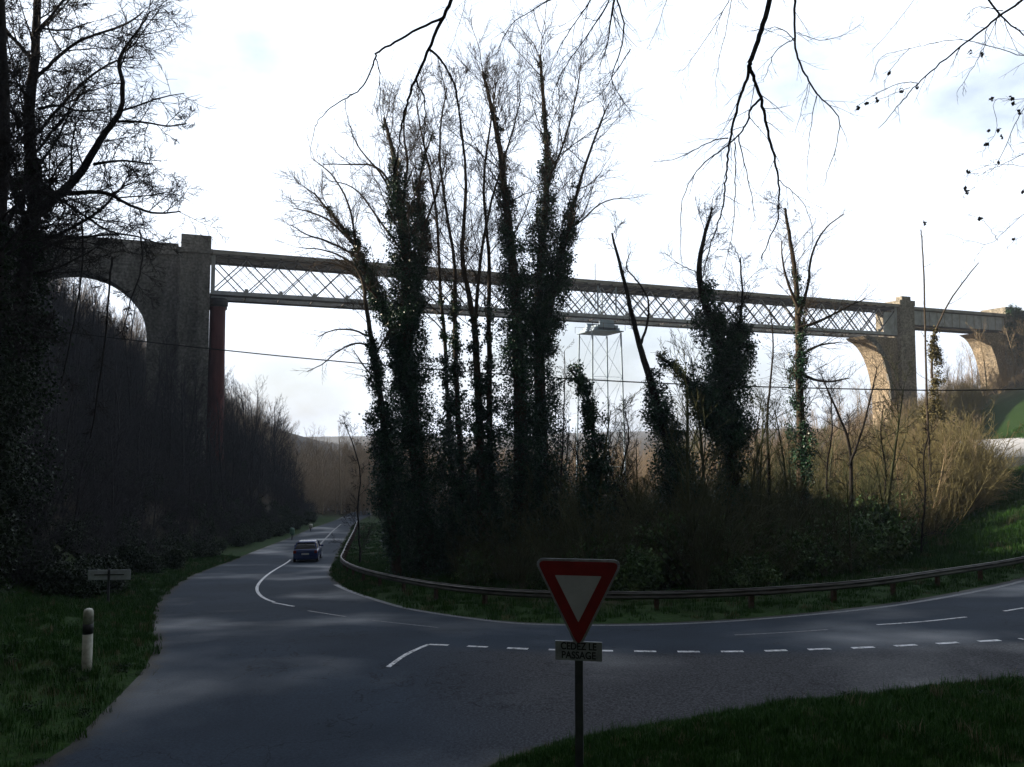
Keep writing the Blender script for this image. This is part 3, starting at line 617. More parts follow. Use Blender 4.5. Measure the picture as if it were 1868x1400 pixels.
stem(T, [(1700,690),(1700,620),(1725,560),(1760,510),(1785,480)], Y, 5, 1.6, Q(max=2, ang=40), 8, 1.4, t0=.2)
tree_obj('bare_sapling', 'tall thin pale sapling in front of the plate girder span', 'tree', (1692,760), Y, T, M['bark_brown'], ivy_points([P(1705,760,Y),P(1705,690,Y),P(1704,610,Y)], [.9,.6,.2], 1500), M['twig_olive'], .13)
sap = [([(1110,1050),(1120,930),(1135,850),(1150,800),(1140,750)],6,40,'thin forked sapling between the bent ivy sapling and the crooked trunk'),
 ([(1175,1055),(1160,950),(1120,880),(1100,820)],5,38,'leaning wispy sapling crossing behind the bent ivy sapling'),
 ([(1380,1055),(1375,960),(1385,880),(1378,800),(1390,730)],6,45,'slight sapling between the ivy draped tree and the thin wide twigged tree'),
 ([(1510,1040),(1515,940),(1505,860),(1520,790),(1515,720)],6,46,'slight sapling just right of the straight thick trunk'),
 ([(1620,1010),(1612,930),(1618,860),(1605,800),(1612,740)],6,45,'dark sapling rising from the thicket under the plate girder pier'),
 ([(1680,990),(1690,900),(1682,840),(1695,790)],5,44,'dark sapling furthest right in the wood edge'),
 ([(655,985),(652,920),(660,860),(640,800),(628,770)],5,52,'fine sapling where the guardrail meets the far road'),
 ([(1060,1055),(1055,960),(1062,880),(1050,820)],5,41,'wispy sapling directly above the left corner of the give way sign')]
for px, r0, Y, lb in sap:
    T = Tubes(); a = stem(T, px, Y, r0, 1.6, qr, 22, 1.5, t0=.15, base=True)
    tree_obj('bare_sapling', lb, 'tree', px[0], Y, T, M['bark_dark'])
# ---- overhanging branches
qo = Q(max=3, kids=[4,4,3], ang=38, wander=.35, trop=-.07, shrink=.5, rmin=.0022, rk=.011)
def overhang(label, Y, specs, cat='branch'):
    T = Tubes(); first = None
    for px, r0, r1, nk, lf in specs:
        if px[0][1] < -30: px = [(px[0][0]+(px[0][0]-px[1][0])*2, px[0][1]-420), (px[0][0]+(px[0][0]-px[1][0])*.6, px[0][1]-150)]+px
        elif px[0][0] > 1885: px = [(px[0][0]+420, px[0][1]-230), (px[0][0]+150, px[0][1]-60)]+px
        a = stem(T, px, (Y, Y+R_()*.8-.4) if first is not None else Y, r0, r1, qo, nk*1.6, lf, t0=.12, lev=1, depth_wob=.15, rough=.012)
        if first is None: first = a[0]
    me = T.mesh('overhanging_branch'); me.transform(__import__('mathutils').Matrix.Translation((-first[0], -first[1], -first[2])))
    o = link('overhanging_branch', me, M['bark_dark'], None, True); o.location = first; tag(o, label, cat, 'branches hanging into the top of the view'); return o
overhang('dark zigzag branch hanging in from the top left of centre', 10, [
 ([(850,-90),(826,0),(807,32),(784,89),(757,145),(746,180),(737,207),(731,240),(729,264),(718,320)], 10, 2, 8, .5),
 ([(807,33),(757,55),(714,82),(686,95),(686,107),(672,140),(655,168),(630,179),(600,200),(586,214),(573,232),(565,285)], 5.5, .9, 5, .4),
 ([(686,107),(693,136),(694,170),(693,200),(700,250),(712,300)], 2.4, .8, 6, .4),
 ([(784,91),(811,116),(829,154),(837,190),(838,221),(842,260),(845,304)], 5.5, 1.3, 7, .5),
 ([(758,146),(776,179),(775,225),(771,264),(790,300),(804,339)], 3.2, 1, 6, .45),
 ([(630,180),(633,215),(645,250),(642,290)], 1.5, .7, 3, .3)])
overhang('long dark forked branch hanging down right of centre', 11, [
 ([(1420,-90),(1404,0),(1390,53),(1376,90),(1367,119)], 13, 8, 2, .5),
 ([(1367,119),(1362,150),(1351,173),(1342,210),(1332,251),(1327,290),(1326,312),(1322,350),(1316,391),(1301,432),(1281,500),(1275,545)], 7, 1.5, 14, .5),
 ([(1367,122),(1378,150),(1388,181),(1396,215),(1404,255),(1413,290),(1421,329),(1421,370),(1419,403),(1400,445),(1388,473)], 8, 1.5, 12, .5),
 ([(1386,181),(1367,201),(1365,224),(1347,247),(1324,269),(1300,285),(1277,304),(1244,354),(1240,432),(1246,493)], 5, .9, 9, .5),
 ([(1347,247),(1359,304),(1373,370),(1377,403)], 3, .9, 6, .4),
 ([(1328,252),(1300,256),(1269,273),(1232,292),(1190,296)], 3, .8, 6, .45),
 ([(1421,329),(1450,355),(1474,380),(1484,430),(1470,490)], 2, .7, 6, .4),
 ([(1340,260),(1342,320),(1340,400),(1330,460),(1318,500)], 2.5, .9, 7, .4)])
overhang('straight branch dropping beside the long forked one, curling at its tip', 11.5, [
 ([(1448,-90),(1449,0),(1450,50),(1451,95),(1464,127),(1476,150),(1490,173),(1515,195),(1532,214),(1528,263),(1515,300),(1501,341)], 7, .8, 9, .5),
 ([(1476,150),(1465,190),(1449,247)], 1.6, .7, 3, .3),
 ([(1490,175),(1478,234),(1474,290),(1472,350)], 2, .7, 4, .35),
 ([(1450,75),(1425,49),(1396,53),(1362,58)], 2.4, .8, 5, .4),
 ([(1450,70),(1415,90),(1400,130),(1392,150)], 2.4, .8, 5, .4),
 ([(1455,60),(1500,78),(1550,60),(1575,40)], 1.6, .6, 5, .3)])
overhang('diagonal branch with withered leaf scraps in the upper right corner', 10, [
 ([(1940,-60),(1868,0),(1824,29),(1785,60),(1750,88),(1710,120),(1674,152),(1655,175),(1635,197),(1604,234)], 7, 1, 8, .5),
 ([(1674,152),(1650,150),(1630,155),(1605,168),(1581,181),(1565,193)], 2, .7, 4, .25),
 ([(1790,-20),(1824,29),(1845,48),(1880,72)], 4.5, 2, 6, .45),
 ([(1890,108),(1868,103),(1800,82),(1741,70),(1690,82),(1647,92),(1602,103),(1588,150)], 2.4, .7, 8, .4),
 ([(1800,50),(1795,90),(1775,125),(1745,170)], 2, .7, 5, .3),
 ([(1830,20),(1780,10),(1765,28)], 2, .7, 4, .3), ([(1660,88),(1640,108),(1622,132),(1612,150)], 1.5, .6, 3, .15), ([(1660,160),(1644,165),(1620,176),(1600,182),(1588,190)], 1.4, .6, 3, .12)])
overhang('drooping twigs coming in at the right edge above the viaduct end', 9.5, [
 ([(1930,90),(1890,160),(1868,195),(1850,230),(1820,300),(1800,320)], 3, .8, 10, .35),
 ([(1930,250),(1868,282),(1830,300),(1782,322)], 2.6, .7, 8, .3),
  ([(1900,175),(1868,182),(1845,180),(1808,182),(1822,238),(1799,265),(1790,290)], 1.6, .6, 5, .15), ([(1900,305),(1866,303),(1822,299),(1790,305),(1766,314),(1760,345),(1758,360)], 1.5, .6, 5, .15),
  ([(1820,440),(1805,415),(1788,398),(1765,392)], 1.2, .6, 2, .12), ([(1890,425),(1868,430),(1850,438),(1838,452)], 1.2, .6, 2, .12),
 ([(1920,350),(1868,390),(1835,420),(1808,448),(1775,443),(1732,428)], 1.8, .6, 6, .25)])
for lb, yy, sp in [('tangled twiggy branch in the top centre, leftmost of three', 12, [
  ([(1040,-90),(1029,-10),(993,4),(965,22),(943,36),(925,55),(914,75),(905,110)], 4, .8, 14, .7),
  ([(1100,-60),(1079,2),(1052,36),(1032,68),(1012,105),(1000,136)], 4.5, .9, 14, .7)]),
  ('tangled twiggy branch in the top centre, middle of three', 12.5, [
  ([(1140,-60),(1100,25),(1068,70),(1036,114),(1014,154),(1005,200)], 4.5, .9, 16, .7),
  ([(1150,90),(1100,168),(1080,185),(1057,196)], 2.4, .8, 10, .5)]),
  ('knobbly twiggy branch in the top centre, rightmost of three', 12, [
  ([(1118,-70),(1125,0),(1139,37),(1137,82),(1112,142),(1130,175),(1153,206)], 6, .9, 14, .6),
  ([(1120,0),(1113,40),(1108,90),(1090,130)], 5, .9, 12, .6)]),
  ('fine trailing twigs hanging between the two large branches', 13, [
  ([(1240,-60),(1216,0),(1200,50),(1180,90)], 2, .7, 10, .5), ([(1340,-50),(1334,0),(1328,40),(1312,108),(1305,150)], 3, .7, 12, .6),
  ([(1330,0),(1290,70),(1245,130)], 2, .7, 10, .6)]),
  ('sparse thin branchlet along the top edge right of centre', 13, [
  ([(1700,-60),(1668,0),(1630,50),(1590,95)], 1.6, .6, 8, .4)]),
  ('sparse thin branchlet beside the zigzag branch top', 12, [([(930,-60),(850,-10),(845,20),(826,80),(812,120)], 1.8, .6, 7, .4)])]:
    overhang(lb, yy, sp)
# withered leaves on the right twigs
lp = []
for (x, y) in [(1622,132),(1644,165),(1600,182),(1580,187),(1565,197),(1788,398),(1850,438),(1822,238),(1828,250),(1803,240),(1799,265),(1765,350),(1760,345),(1822,299),(1766,314),(1808,182),(1790,100),(1770,95),(1850,190),(1860,205),(1845,180),(1866,350),(1674,158),(1688,406)]:
    for _ in range(5): 
        p = P(x+(R_()-.5)*5, y+(R_()-.5)*7, 9.8); lp.append(p)
o = link('withered_leaves', leaves_mesh('withered_leaves', lp, .05), M['dead_leaf']); tag(o, 'withered leaf scraps clinging in the upper right', kind='stuff')
# ------------------------------------------------------------------ scatter by geometry nodes
def scatter(name, label, pts, rots, scl, idx, variants, mats):
    col = D.collections.new(name+'_kinds')
    for i, (me, mm) in enumerate(zip(variants, mats)):
        me = me.copy(); me.materials.clear(); me.materials.append(mm)
        o = D.objects.new('%s_kind_%02d' % (name, i), me); col.objects.link(o)
    n = len(pts); me = D.meshes.new(name); me.vertices.add(n); me.vertices.foreach_set('co', np.asarray(pts, np.float32).ravel())
    me.attributes.new('rot', 'FLOAT_VECTOR', 'POINT').data.foreach_set('vector', np.asarray(rots, np.float32).ravel())
    me.attributes.new('scl', 'FLOAT_VECTOR', 'POINT').data.foreach_set('vector', np.asarray(scl, np.float32).ravel())
    me.attributes.new('idx', 'INT', 'POINT').data.foreach_set('value', np.asarray(idx, np.int32))
    ng = D.node_groups.new(name, 'GeometryNodeTree'); ng.interface.new_socket('Geometry', in_out='INPUT', socket_type='NodeSocketGeometry'); ng.interface.new_socket('Geometry', in_out='OUTPUT', socket_type='NodeSocketGeometry')
    N = ng.nodes; L = ng.links; gi = N.new('NodeGroupInput'); go = N.new('NodeGroupOutput'); ip = N.new('GeometryNodeInstanceOnPoints')
    ci = N.new('GeometryNodeCollectionInfo'); ci.inputs['Collection'].default_value = col; ci.inputs['Separate Children'].default_value = True; ci.inputs['Reset Children'].default_value = True
    def na(nm, ty): a = N.new('GeometryNodeInputNamedAttribute'); a.data_type = ty; a.inputs['Name'].default_value = nm; return a.outputs['Attribute']
    m2p = N.new('GeometryNodeMeshToPoints'); L.new(gi.outputs[0], m2p.inputs[0]); L.new(m2p.outputs[0], ip.inputs['Points'])
    L.new(ci.outputs[0], ip.inputs['Instance']); ip.inputs['Pick Instance'].default_value = True
    L.new(na('idx', 'INT'), ip.inputs['Instance Index']); er = N.new('FunctionNodeEulerToRotation'); L.new(na('rot', 'FLOAT_VECTOR'), er.inputs[0]); L.new(er.outputs[0], ip.inputs['Rotation'])
    L.new(na('scl', 'FLOAT_VECTOR'), ip.inputs['Scale']); L.new(ip.outputs[0], go.inputs[0])
    o = link(name, me); md = o.modifiers.new('scatter', 'NODES'); md.node_group = ng
    return tag(o, label, kind='stuff')
def bush_mesh(nst, hgt, spread, q, kids=7):
    T = Tubes()
    for i in range(nst):
        a = R_()*6.283; s = spread*R_(); d = norm((math.cos(a)*s, math.sin(a)*s, 1)); b = (math.cos(a)*s*.5, math.sin(a)*s*.5, -.3)
        L0 = hgt*(.6+.5*R_()); pts = [b]; p = b
        for k in range(5):
            d = norm((d[0]+(R_()-.5)*.3, d[1]+(R_()-.5)*.3, d[2]+.06)); p = tuple(u+v*L0/5 for u, v in zip(p, d)); pts.append(p)
        r = .012*hgt*(.5+R_())*.5; T.add(pts, [r*(1-.14*k) for k in range(6)], 3); spawn(T, pts, L0, r, r*.3, 1, q, kids, .25, hgt*.28)
    return T.mesh('thicket')
qb = dict(max=3, kids=[5,5,4], ang=38, wander=.5, trop=.04, shrink=.58, rmin=.009, rk=.01)
brush = [bush_mesh(15, 4.4, .95, qb, 9) for _ in range(4)]
qt = dict(max=4, kids=[6,5,4,3], ang=32, wander=.3, trop=.06, shrink=.5, rmin=.010, rk=.012)
tallt = []
for _ in range(3):
    T = Tubes(); p3 = smooth3([(0,0,-.5),(.1,.1,2),((R_()-.5)*.6,(R_()-.5)*.6,5),((R_()-.5)*1.2,(R_()-.5)*1.2,8.5)], 1)
    T.add(p3, [.13-.11*i/(len(p3)-1) for i in range(len(p3))], 5); spawn(T, p3, 8, .12, .02, 0, dict(qt, max=3), 18, .15, 2.8); tallt.append(T.mesh('tall'))
def leafy(n, rx, rz, size, stems=14):
    c = RNG.normal(size=(40,3)); c /= np.linalg.norm(c, axis=1, keepdims=True); c *= RNG.random((40,1))**.4; c = c*np.array([rx,rx,rz])+np.array([0,0,rz*.85])
    k = RNG.integers(0, 40, n); return leaves_mesh('leafy', c[k]+RNG.normal(size=(n,3))*np.array([rx,rx,rz])*.17, size)
leafv = [leafy(1500, 1.0, .9, .14) for _ in range(3)]
def blades(n, hgt, sp, wd):
    V = []; Tq = []
    for i in range(n):
        a = R_()*6.283; r = sp*math.sqrt(R_()); x, y = r*math.cos(a), r*math.sin(a); hh = hgt*(.5+.7*R_()); b = R_()*6.283; le = hh*(.15+.5*R_()); w_ = wd*(.6+.7*R_())
        cx, cy = math.cos(b+1.57)*w_, math.sin(b+1.57)*w_; dx, dy = math.cos(b)*le, math.sin(b)*le; o = len(V)
        V += [(x-cx,y-cy,-.03),(x+cx,y+cy,-.03),(x+dx*.35+cx*.7,y+dy*.35+cy*.7,hh*.6),(x+dx*.35-cx*.7,y+dy*.35-cy*.7,hh*.6),(x+dx,y+dy,hh)]
        Tq += [(o,o+1,o+2),(o,o+2,o+3),(o+3,o+2,o+4)]
    return quick_mesh('tuft', V, None, np.array(Tq))
tufts = [blades(46, .10, .17, .005) for _ in range(3)]+[blades(24, .22, .14, .006)]
def pts_in(n, xr, yr, fn):
    x = RNG.uniform(*xr, n); y = RNG.uniform(*yr, n); k = fn(x, y); x, y = x[k], y[k]; z = h(x, y); return x, y, z
def rz(n): 
    r = np.zeros((n,3)); r[:,2] = RNG.random(n)*6.283; r[:,0] = RNG.normal(size=n)*.06; r[:,1] = RNG.normal(size=n)*.06; return r
def sc(n, lo, hi): s = RNG.uniform(lo, hi, (n,1)); return np.repeat(s, 3, 1)*np.column_stack([np.ones(n), np.ones(n), RNG.uniform(.85,1.2,n)])
def toe(y): return np.interp(y, EX, EY)-np.interp(y, TX, TY)
inview = lambda x, y: (np.abs(x) < .70*y+3)
# left hillside
x, y, z = pts_in(9000, (-140,-14), (14,175), lambda x, y: (x < toe(y)-.3) & (x > -.74*y-9) & ~((np.abs((y-102)-(x+39)*.398) < 4) & (x > -90)))
n = len(x); s = sc(n, .55, 1.15)*np.clip(.45+(toe(y)-x)/9, .5, 1)[:,None]; idx = RNG.integers(0, 4, n)
tall = (RNG.random(n) < .34) & (y > 40) & ((toe(y)-x) > 1.5); idx[tall] = 4+RNG.integers(0, 3, tall.sum()); s[tall] *= (.85+.35*np.clip((y[tall]-60)/25,0,1)*np.clip((toe(y[tall])+22-x[tall]*0-22+0-x[tall])/4,.5,1))[:,None]
s[(y > 106) & (x < -44)] *= .55
low = (RNG.random(n) < .38) & (~tall); idx[low] = 7+RNG.integers(0, 3, low.sum()); s[low] *= 1.2
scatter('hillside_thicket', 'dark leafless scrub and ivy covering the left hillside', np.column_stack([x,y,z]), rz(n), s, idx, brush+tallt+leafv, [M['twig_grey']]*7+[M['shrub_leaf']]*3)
# left road foot: shrubs
x, y, z = pts_in(900, (-34,-12), (18,118), lambda x, y: (x < toe(y)+1.2) & (x > toe(y)-3.5)); n = len(x)
scatter('roadside_undergrowth', 'dark bramble and fern along the left foot of the hill', np.column_stack([x,y,z]), rz(n), sc(n, .4, .9), RNG.integers(0, 3, n), leafv, [M['shrub_leaf']]*3)
# wood floor behind the guardrail
IA = np.array(inner_edge)
def inwood(x, y):
    d = dist(x, y); return ~inside(x, y) & (d > 4.2+1.5*vn(x,y,3,4)) & (x > np.interp(y, EX, EY)+3) & (y > 26) & inview(x, y)
x, y, z = pts_in(2600, (-22,34), (30,62), lambda x, y: inwood(x, y) & (x > -10-(y-40)*.1) & (x < 12+(y-30)*.6)); n = len(x)
idx = RNG.integers(0, 10, n); idx = np.where(idx > 5, 7+idx % 3, idx % 4); s = sc(n, .55, 1.05); s[idx > 6] *= 1.5; s[dist(x,y)<7] *= .6; tl = RNG.random(n) < .12; idx[tl] = 4+RNG.integers(0,3,tl.sum()); s[tl] *= .7
k = RNG.random(n) < np.where(x > 6, .62, .42); s[x > 6] *= 1.15
scatter('wood_undergrowth', 'dark tangled undergrowth filling the wood behind the guardrail', np.column_stack([x,y,z])[k], rz(n)[k], s[k], idx[k], brush+tallt+leafv, [M['twig_wood']]*7+[M['wood_leaf']]*3)
# tan thicket right
x, y, z = pts_in(2600, (14,110), (46,135), lambda x, y: (x > 13+(y-46)*.25) & (x < .60*y+(RNG.random(len(x))-.5)*4) & (x < np.where(y < 62, .53, .585)*y) & ~inside(x, y) & (dist(x, y) > 5) & ~((x > 44) & (y > 77) & (y < 96)) & ~(np.abs((y-102)-(x+39)*.398) < 4)); n = len(x)
idx = RNG.integers(0, 4, n); tl = RNG.random(n) < .08; idx[tl] = 4+RNG.integers(0, 3, tl.sum()); s = sc(n, .55, 1.2); s[tl] *= .7
xx, yy, zz = pts_in(260, (30,48), (58,77), lambda x, y: (x > .47*y) & (x < .588*y)); m_n = len(xx)
x = np.concatenate([x, xx]); y = np.concatenate([y, yy]); z = np.concatenate([z, zz]); s = np.concatenate([s, sc(m_n, 1.0, 1.75)*np.clip((.612-xx/yy)/.05, .4, 1)[:,None]]); idx = np.concatenate([idx, RNG.integers(0, 4, m_n)]); n = len(x)
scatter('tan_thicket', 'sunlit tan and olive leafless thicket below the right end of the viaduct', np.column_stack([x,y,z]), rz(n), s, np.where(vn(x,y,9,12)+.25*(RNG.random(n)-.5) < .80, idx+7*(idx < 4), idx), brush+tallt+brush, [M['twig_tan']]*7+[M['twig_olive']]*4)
# valley woods beyond the bridge
x, y, z = pts_in(5200, (-120,260), (125,420), lambda x, y: inview(x, y) & (x > toe(y)+6) & ~(np.abs((y-102)-(x+39)*.398) < 6)); n = len(x); idx = RNG.integers(0, 7, n)
s = sc(n, .7, 1.25)
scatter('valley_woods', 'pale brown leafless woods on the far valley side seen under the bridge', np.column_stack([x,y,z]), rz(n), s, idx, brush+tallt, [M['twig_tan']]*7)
M['twig_sun_tint'] = mat('twig_sun_tint', [(.34,.27,.19),(.58,.47,.34)], .9, .6, spec=.1)  # sunlight put into the twig colour; the hillside shades this thicket
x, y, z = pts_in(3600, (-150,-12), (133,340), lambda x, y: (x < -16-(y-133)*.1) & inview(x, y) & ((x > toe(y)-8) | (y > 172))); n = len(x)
scatter('far_thicket', 'thicket coloured pale as if sunlit, closing the view where the road disappears', np.column_stack([x,y,z]), rz(n), sc(n, .8, 1.5), RNG.integers(0, 7, n), brush+tallt, [M['twig_sun_tint']]*7)
# grass
def gr(name, label, n, xr, yr, fn, lo, hi, dry=.0):
    x, y, z = pts_in(n, xr, yr, fn); n = len(x); idx = RNG.choice(4, n, p=[.3,.3,.3,.1]); idx = np.where(RNG.random(n) < dry, idx+4, idx)
    scatter(name, label, np.column_stack([x,y,z]), rz(n), sc(n, lo, hi), idx, tufts+tufts, [M['grass']]*4+[M['grass_dry']]*4)
gr('bank_grass', 'short green grass on the near bank, lower right', 30000, (-1.5,15), (7.5,20), lambda x, y: ~inside(x, y) & (x > -1.5) & (np.abs(x) < .72*y+1) & (y < 18.5), .45, .85, .04)
gr('verge_grass', 'dark grass round the white post on the left verge', 22000, (-24,-6), (9,62), lambda x, y: ~inside(x, y) & (x < -6) & (x > toe(y)-2) & (x > -.72*y), .7, 1.4, .06)
gr('rail_grass', 'green grass strip behind the guardrail', 34000, (-27,40), (24,112), lambda x, y: ~inside(x, y) & (dist(x, y) < 7.5) & (x > np.interp(y, EX, EY)+3) & inview(x, y), .9, 1.8, .05)
gr('slope_grass', 'grass of the right hand slope below the lane', 20000, (20,80), (34,100), lambda x, y: ~inside(x, y) & (x > .47*y) & (x < .7*y) & ~((x > 46) & (np.abs(y-84) < 5)), 1.6, 3.2, .03)
sprig = bush_mesh(7, .5, 1.3, dict(max=2, kids=[3,3], ang=40, wander=.5, trop=-.02, shrink=.5, rmin=.002, rk=.01), 4)
x, y, z = pts_in(900, (-12,14), (8,17), lambda x, y: ~inside(x, y) & (((x > 4.2) & (y < 13.6)) | (x < -6.5)) & (vn(x, y, 1.6, 9) > .5)); n = len(x)
smallleaf = leafy(160, .16, .07, .03)
scatter('bank_brambles', 'pale dry bramble sprigs and small leaves in the near banks', np.column_stack([x,y,z]), rz(n), sc(n, .5, 1.2), RNG.integers(0, 2, n), [sprig, smallleaf], [M['grass_dry'], M['shrub_leaf']])
# ------------------------------------------------------------------ viaduct
BO = Vector((-39,102,0)); BU = Vector((.9289,.3703,0)); BN = Vector((-.3703,.9289,0)); BW = 5.0
def bp3(s, d, z): v = BO+BU*s+BN*d; return (v.x, v.y, z)
BR = math.atan2(BU.y, BU.x)
ZT, ZB = 28.4, 22.7
def bridge_thing(name, label, cat, s, group=None):
    v = BO+BU*s; return thing(name, label, cat, (v.x, v.y, 0), BR, group)
def boxes_local(): return BM()
def masonry(name, poly_sz, d0, d1, s0, m, parent):
    b = BM(); b.prism(poly_sz, lambda s, z: (s-s0, d0, z), lambda s, z: (s-s0, d1, z)); return b.obj(name, m, parent, tri=True)
def arc(cx, cz, r, a0, a1, n=26, rz_=None): return [(cx+r*math.cos(math.radians(a0+(a1-a0)*i/n)), cz+(rz_ or r)*math.sin(math.radians(a0+(a1-a0)*i/n))) for i in range(n+1)]
# left masonry
t = bridge_thing('stone_viaduct', 'grey stone viaduct arch and tower at the left end of the bridge', 'viaduct', -2)
sp = 16.4; r = 8.3; c1 = -15.6; c2 = -36.2
prof = [(-3.9,-14),(-3.9,27.4)]+[(-62,27.4),(-62,-14+30)]+[(c2-r,5)]+arc(c2, sp, r, 180, 0)+[(c2+r,-12)]+[(c1-r,-12)]+arc(c1, sp, r, 180, 0)+[(c1+r,-14)]
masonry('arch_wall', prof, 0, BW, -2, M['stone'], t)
for cc in (c1, c2):
    ring = arc(cc, sp, r-.02, 180, 0)+arc(cc, sp, r+1.0, 0, 180); masonry('arch_ring', ring, -.12, BW+.12, -2, M['stone'], t)
masonry('cornice', [(-3.9,27.4),(-62,27.4),(-62,27.85),(-3.9,27.85)], -.4, BW+.4, -2, M['stone'], t)
masonry('parapet', [(-3.9,27.85),(-62,27.85),(-62,28.9),(-3.9,28.9)], -.25, .1, -2, M['stone'], t)
masonry('parapet', [(-3.9,27.85),(-62,27.85),(-62,28.9),(-3.9,28.9)], BW-.1, BW+.25, -2, M['stone'], t)
b = BM(); b.box(-1.9, 1.95, -.9, BW+.9, -14, 27.7); b.box(-1.7,-.35,-1.25,-.88,-14,26.9); b.box(.55,1.75,-1.25,-.88,-14,26.9); b.obj('tower', M['stone'], t)
b = BM(); b.box(-2.15, 2.2, -1.4, BW+1.2, 27.7, 28.3, .06); b.obj('cornice', M['stone'], t)
b = BM(); b.box(-1.6, 2.0, -.95, BW+.9, 28.3, 30.1, .08); b.obj('tower_cap', M['stone'], t)
# red column
t = bridge_thing('iron_column', 'rust red round iron column beside the left stone tower', 'column', 1.0)
b = BM()
gz = -10
b.lathe([(1.12,gz),(1.1,6),(.98,15),(.95,21.2)], 28, (0,1.0,0)); b.obj('shaft', M['red_iron'], t, True)
b = BM(); b.lathe([(.95,21.2),(1.25,21.4),(1.25,21.9),(1.1,22.0),(1.1,22.3)], 28, (0,1.0,0)); b.obj('capital', M['girder_dark'], t)
t = bridge_thing('iron_column', 'rear rust red iron column half hidden behind the stone tower', 'column', 1.0)
b = BM(); b.lathe([(1.12,gz),(1.1,6),(.98,15),(.95,21.2)], 28, (0,4.2,0)); b.obj('shaft', M['red_iron'], t, True)
b = BM(); b.lathe([(.95,21.2),(1.25,21.4),(1.25,21.9),(1.1,22.0),(1.1,22.3)], 28, (0,4.2,0)); b.obj('capital', M['girder_dark'], t)
# truss
t = bridge_thing('lattice_girder', 'long steel lattice girder span crossing the valley', 'bridge', 0)
S0, S1 = .05, 118.3; npan = 27; pw = (S1-S0)/npan
for d0 in (0.0, BW-.45):
    b = BM(); b.box(S0, S1, d0, d0+.45, ZT-.84, ZT-.58); b.obj('top_chord', M['girder_dark'], t)
    b = BM(); b.box(S0, S1, d0-.02, d0+.5, ZB, ZB+.28); b.box(S0, S1, d0+.16, d0+.30, ZB+.28, ZB+.55); b.obj('bottom_chord', M['girder_light'], t)
    b = BM(); b.box(S0, S1, d0-.12, d0+.6, ZB-.16, ZB-.004); b.obj('bottom_flange', M['girder_dark'], t)
    b = BM()
    for i in range(npan):
        a0 = S0+i*pw; a1 = a0+pw
        b.bar((a0, d0+.12, ZB+.4), (a1, d0+.12, ZT-.74), .12, .27, (0,1,0)); b.bar((a0, d0+.32, ZT-.74), (a1, d0+.32, ZB+.4), .12, .27, (0,1,0))
        if i < npan-1:
            a0 += pw/2; a1 += pw/2; b.bar((a0, d0+.06, ZB+.4), (a1, d0+.06, ZT-.74), .04, .13, (0,1,0)); b.bar((a0, d0+.385, ZT-.74), (a1, d0+.385, ZB+.4), .04, .13, (0,1,0))
    b.obj('lattice', M['lattice_grey'], t)
    b = BM()
    for i in range(npan+1):
        a0 = S0+i*pw
        for sg in (-1, 1):
            if 0 < i < npan and i % 1 == 0: b.bar((a0+sg*.08, d0-.03, ZT-1.0), (a0+sg*.9, d0-.03, ZT-2.1), .04, .2, (0,1,0))
        b.box(max(a0-.22, S0), min(a0+.22, S1), d0-.045, d0-.022, ZB+.05, ZB+.95)
    split(b.obj('gusset', M['girder_light'], t))
b = BM(); b.box(S0, S1, -.75, BW+.75, ZT-.12, ZT); b.box(S0, S1, -.70, -.52, ZT-.46, ZT-.12); b.box(S0, S1, BW+.52, BW+.70, ZT-.46, ZT-.12); b.obj('deck', M['girder'], t)
b = BM()
for i in range(npan*2+1):
    a0 = S0+i*pw/2; b.box(max(a0-.1, S0), min(a0+.1, S1), .48, BW-.48, ZT-.8, ZT-.25)
    if i % 2 == 0: b.bar((a0, .5, ZB+.1), (a0, BW-.5, ZB+.1), .14, .2)
split(b.obj('cross_beam', M['girder_dark'], t))
b = BM(); b.box(S0, S0+.5, -.10, .62, ZB+.02, ZT-.6); b.box(S1-.5, S1, -.10, .62, ZB+.02, ZT-.6); b.box(S1-3.0, S1-.52, .1, .3, ZB+.3, ZT-1.5); split(b.obj('end_post', M['girder_light'], t))
b = BM()
for dd in (.2, BW-.2):
    for ss in (-1.6, 1.6): b.bar((58+ss, dd-.14, ZB+.3), (58+ss, dd-.14, ZT-.74), .28, .12)
    b.bar((56.4, dd-.2, ZB+.5), (59.6, dd-.2, ZT-1), .14, .1, (0,1,0)); b.bar((59.6, dd-.2, ZB+.5), (56.4, dd-.2, ZT-1), .14, .1, (0,1,0))
split(b.obj('support_frame', M['blue_steel'], t))
b = BM(); b.bar((55.6, -.6, ZT-4), (55.6, -.6, ZT+2.6), .09); b.obj('mast', M['girder_dark'], t)
# steel trestle
t = bridge_thing('steel_trestle', 'slender pale blue steel trestle pier under the middle of the bridge', 'pier', 58)
gz = h1(*(BO+BU*58).xy)-.5
b = BM(); b.box(-2.7, 2.7, -.4, BW+.4, 20.6, 20.75); b.obj('platform', M['blue_steel'], t)
b = BM(); b.box(-1.8, 1.8, -.2, BW+.2, 21.2, 21.6); b.box(-1.2,1.2,0,.5,21.6,22.36); b.box(-1.2,1.2,BW-.5,BW,21.6,22.36); b.box(-2.2,-1.6,0,BW,20.8,21.2); b.box(1.6,2.2,0,BW,20.8,21.2); split(b.obj('bearing', M['blue_steel'], t))
b = BM()
for sx in (-1, 1):
    for dd, k in ((.2,-1), (BW-.2,1)): b.bar((sx*2.5, dd, 20.5), (sx*3.0, dd+k*.5, gz), .20)
split(b.obj('leg', M['blue_steel'], t))
b = BM(); lv = [20.4, 13.5, 6.5, -.5, gz+.6]
def lg(sx, k, z): f = (20.5-z)/(20.5-gz); return (sx*(2.5+.5*f), (.2 if k < 0 else BW-.2)+k*.5*f, z)
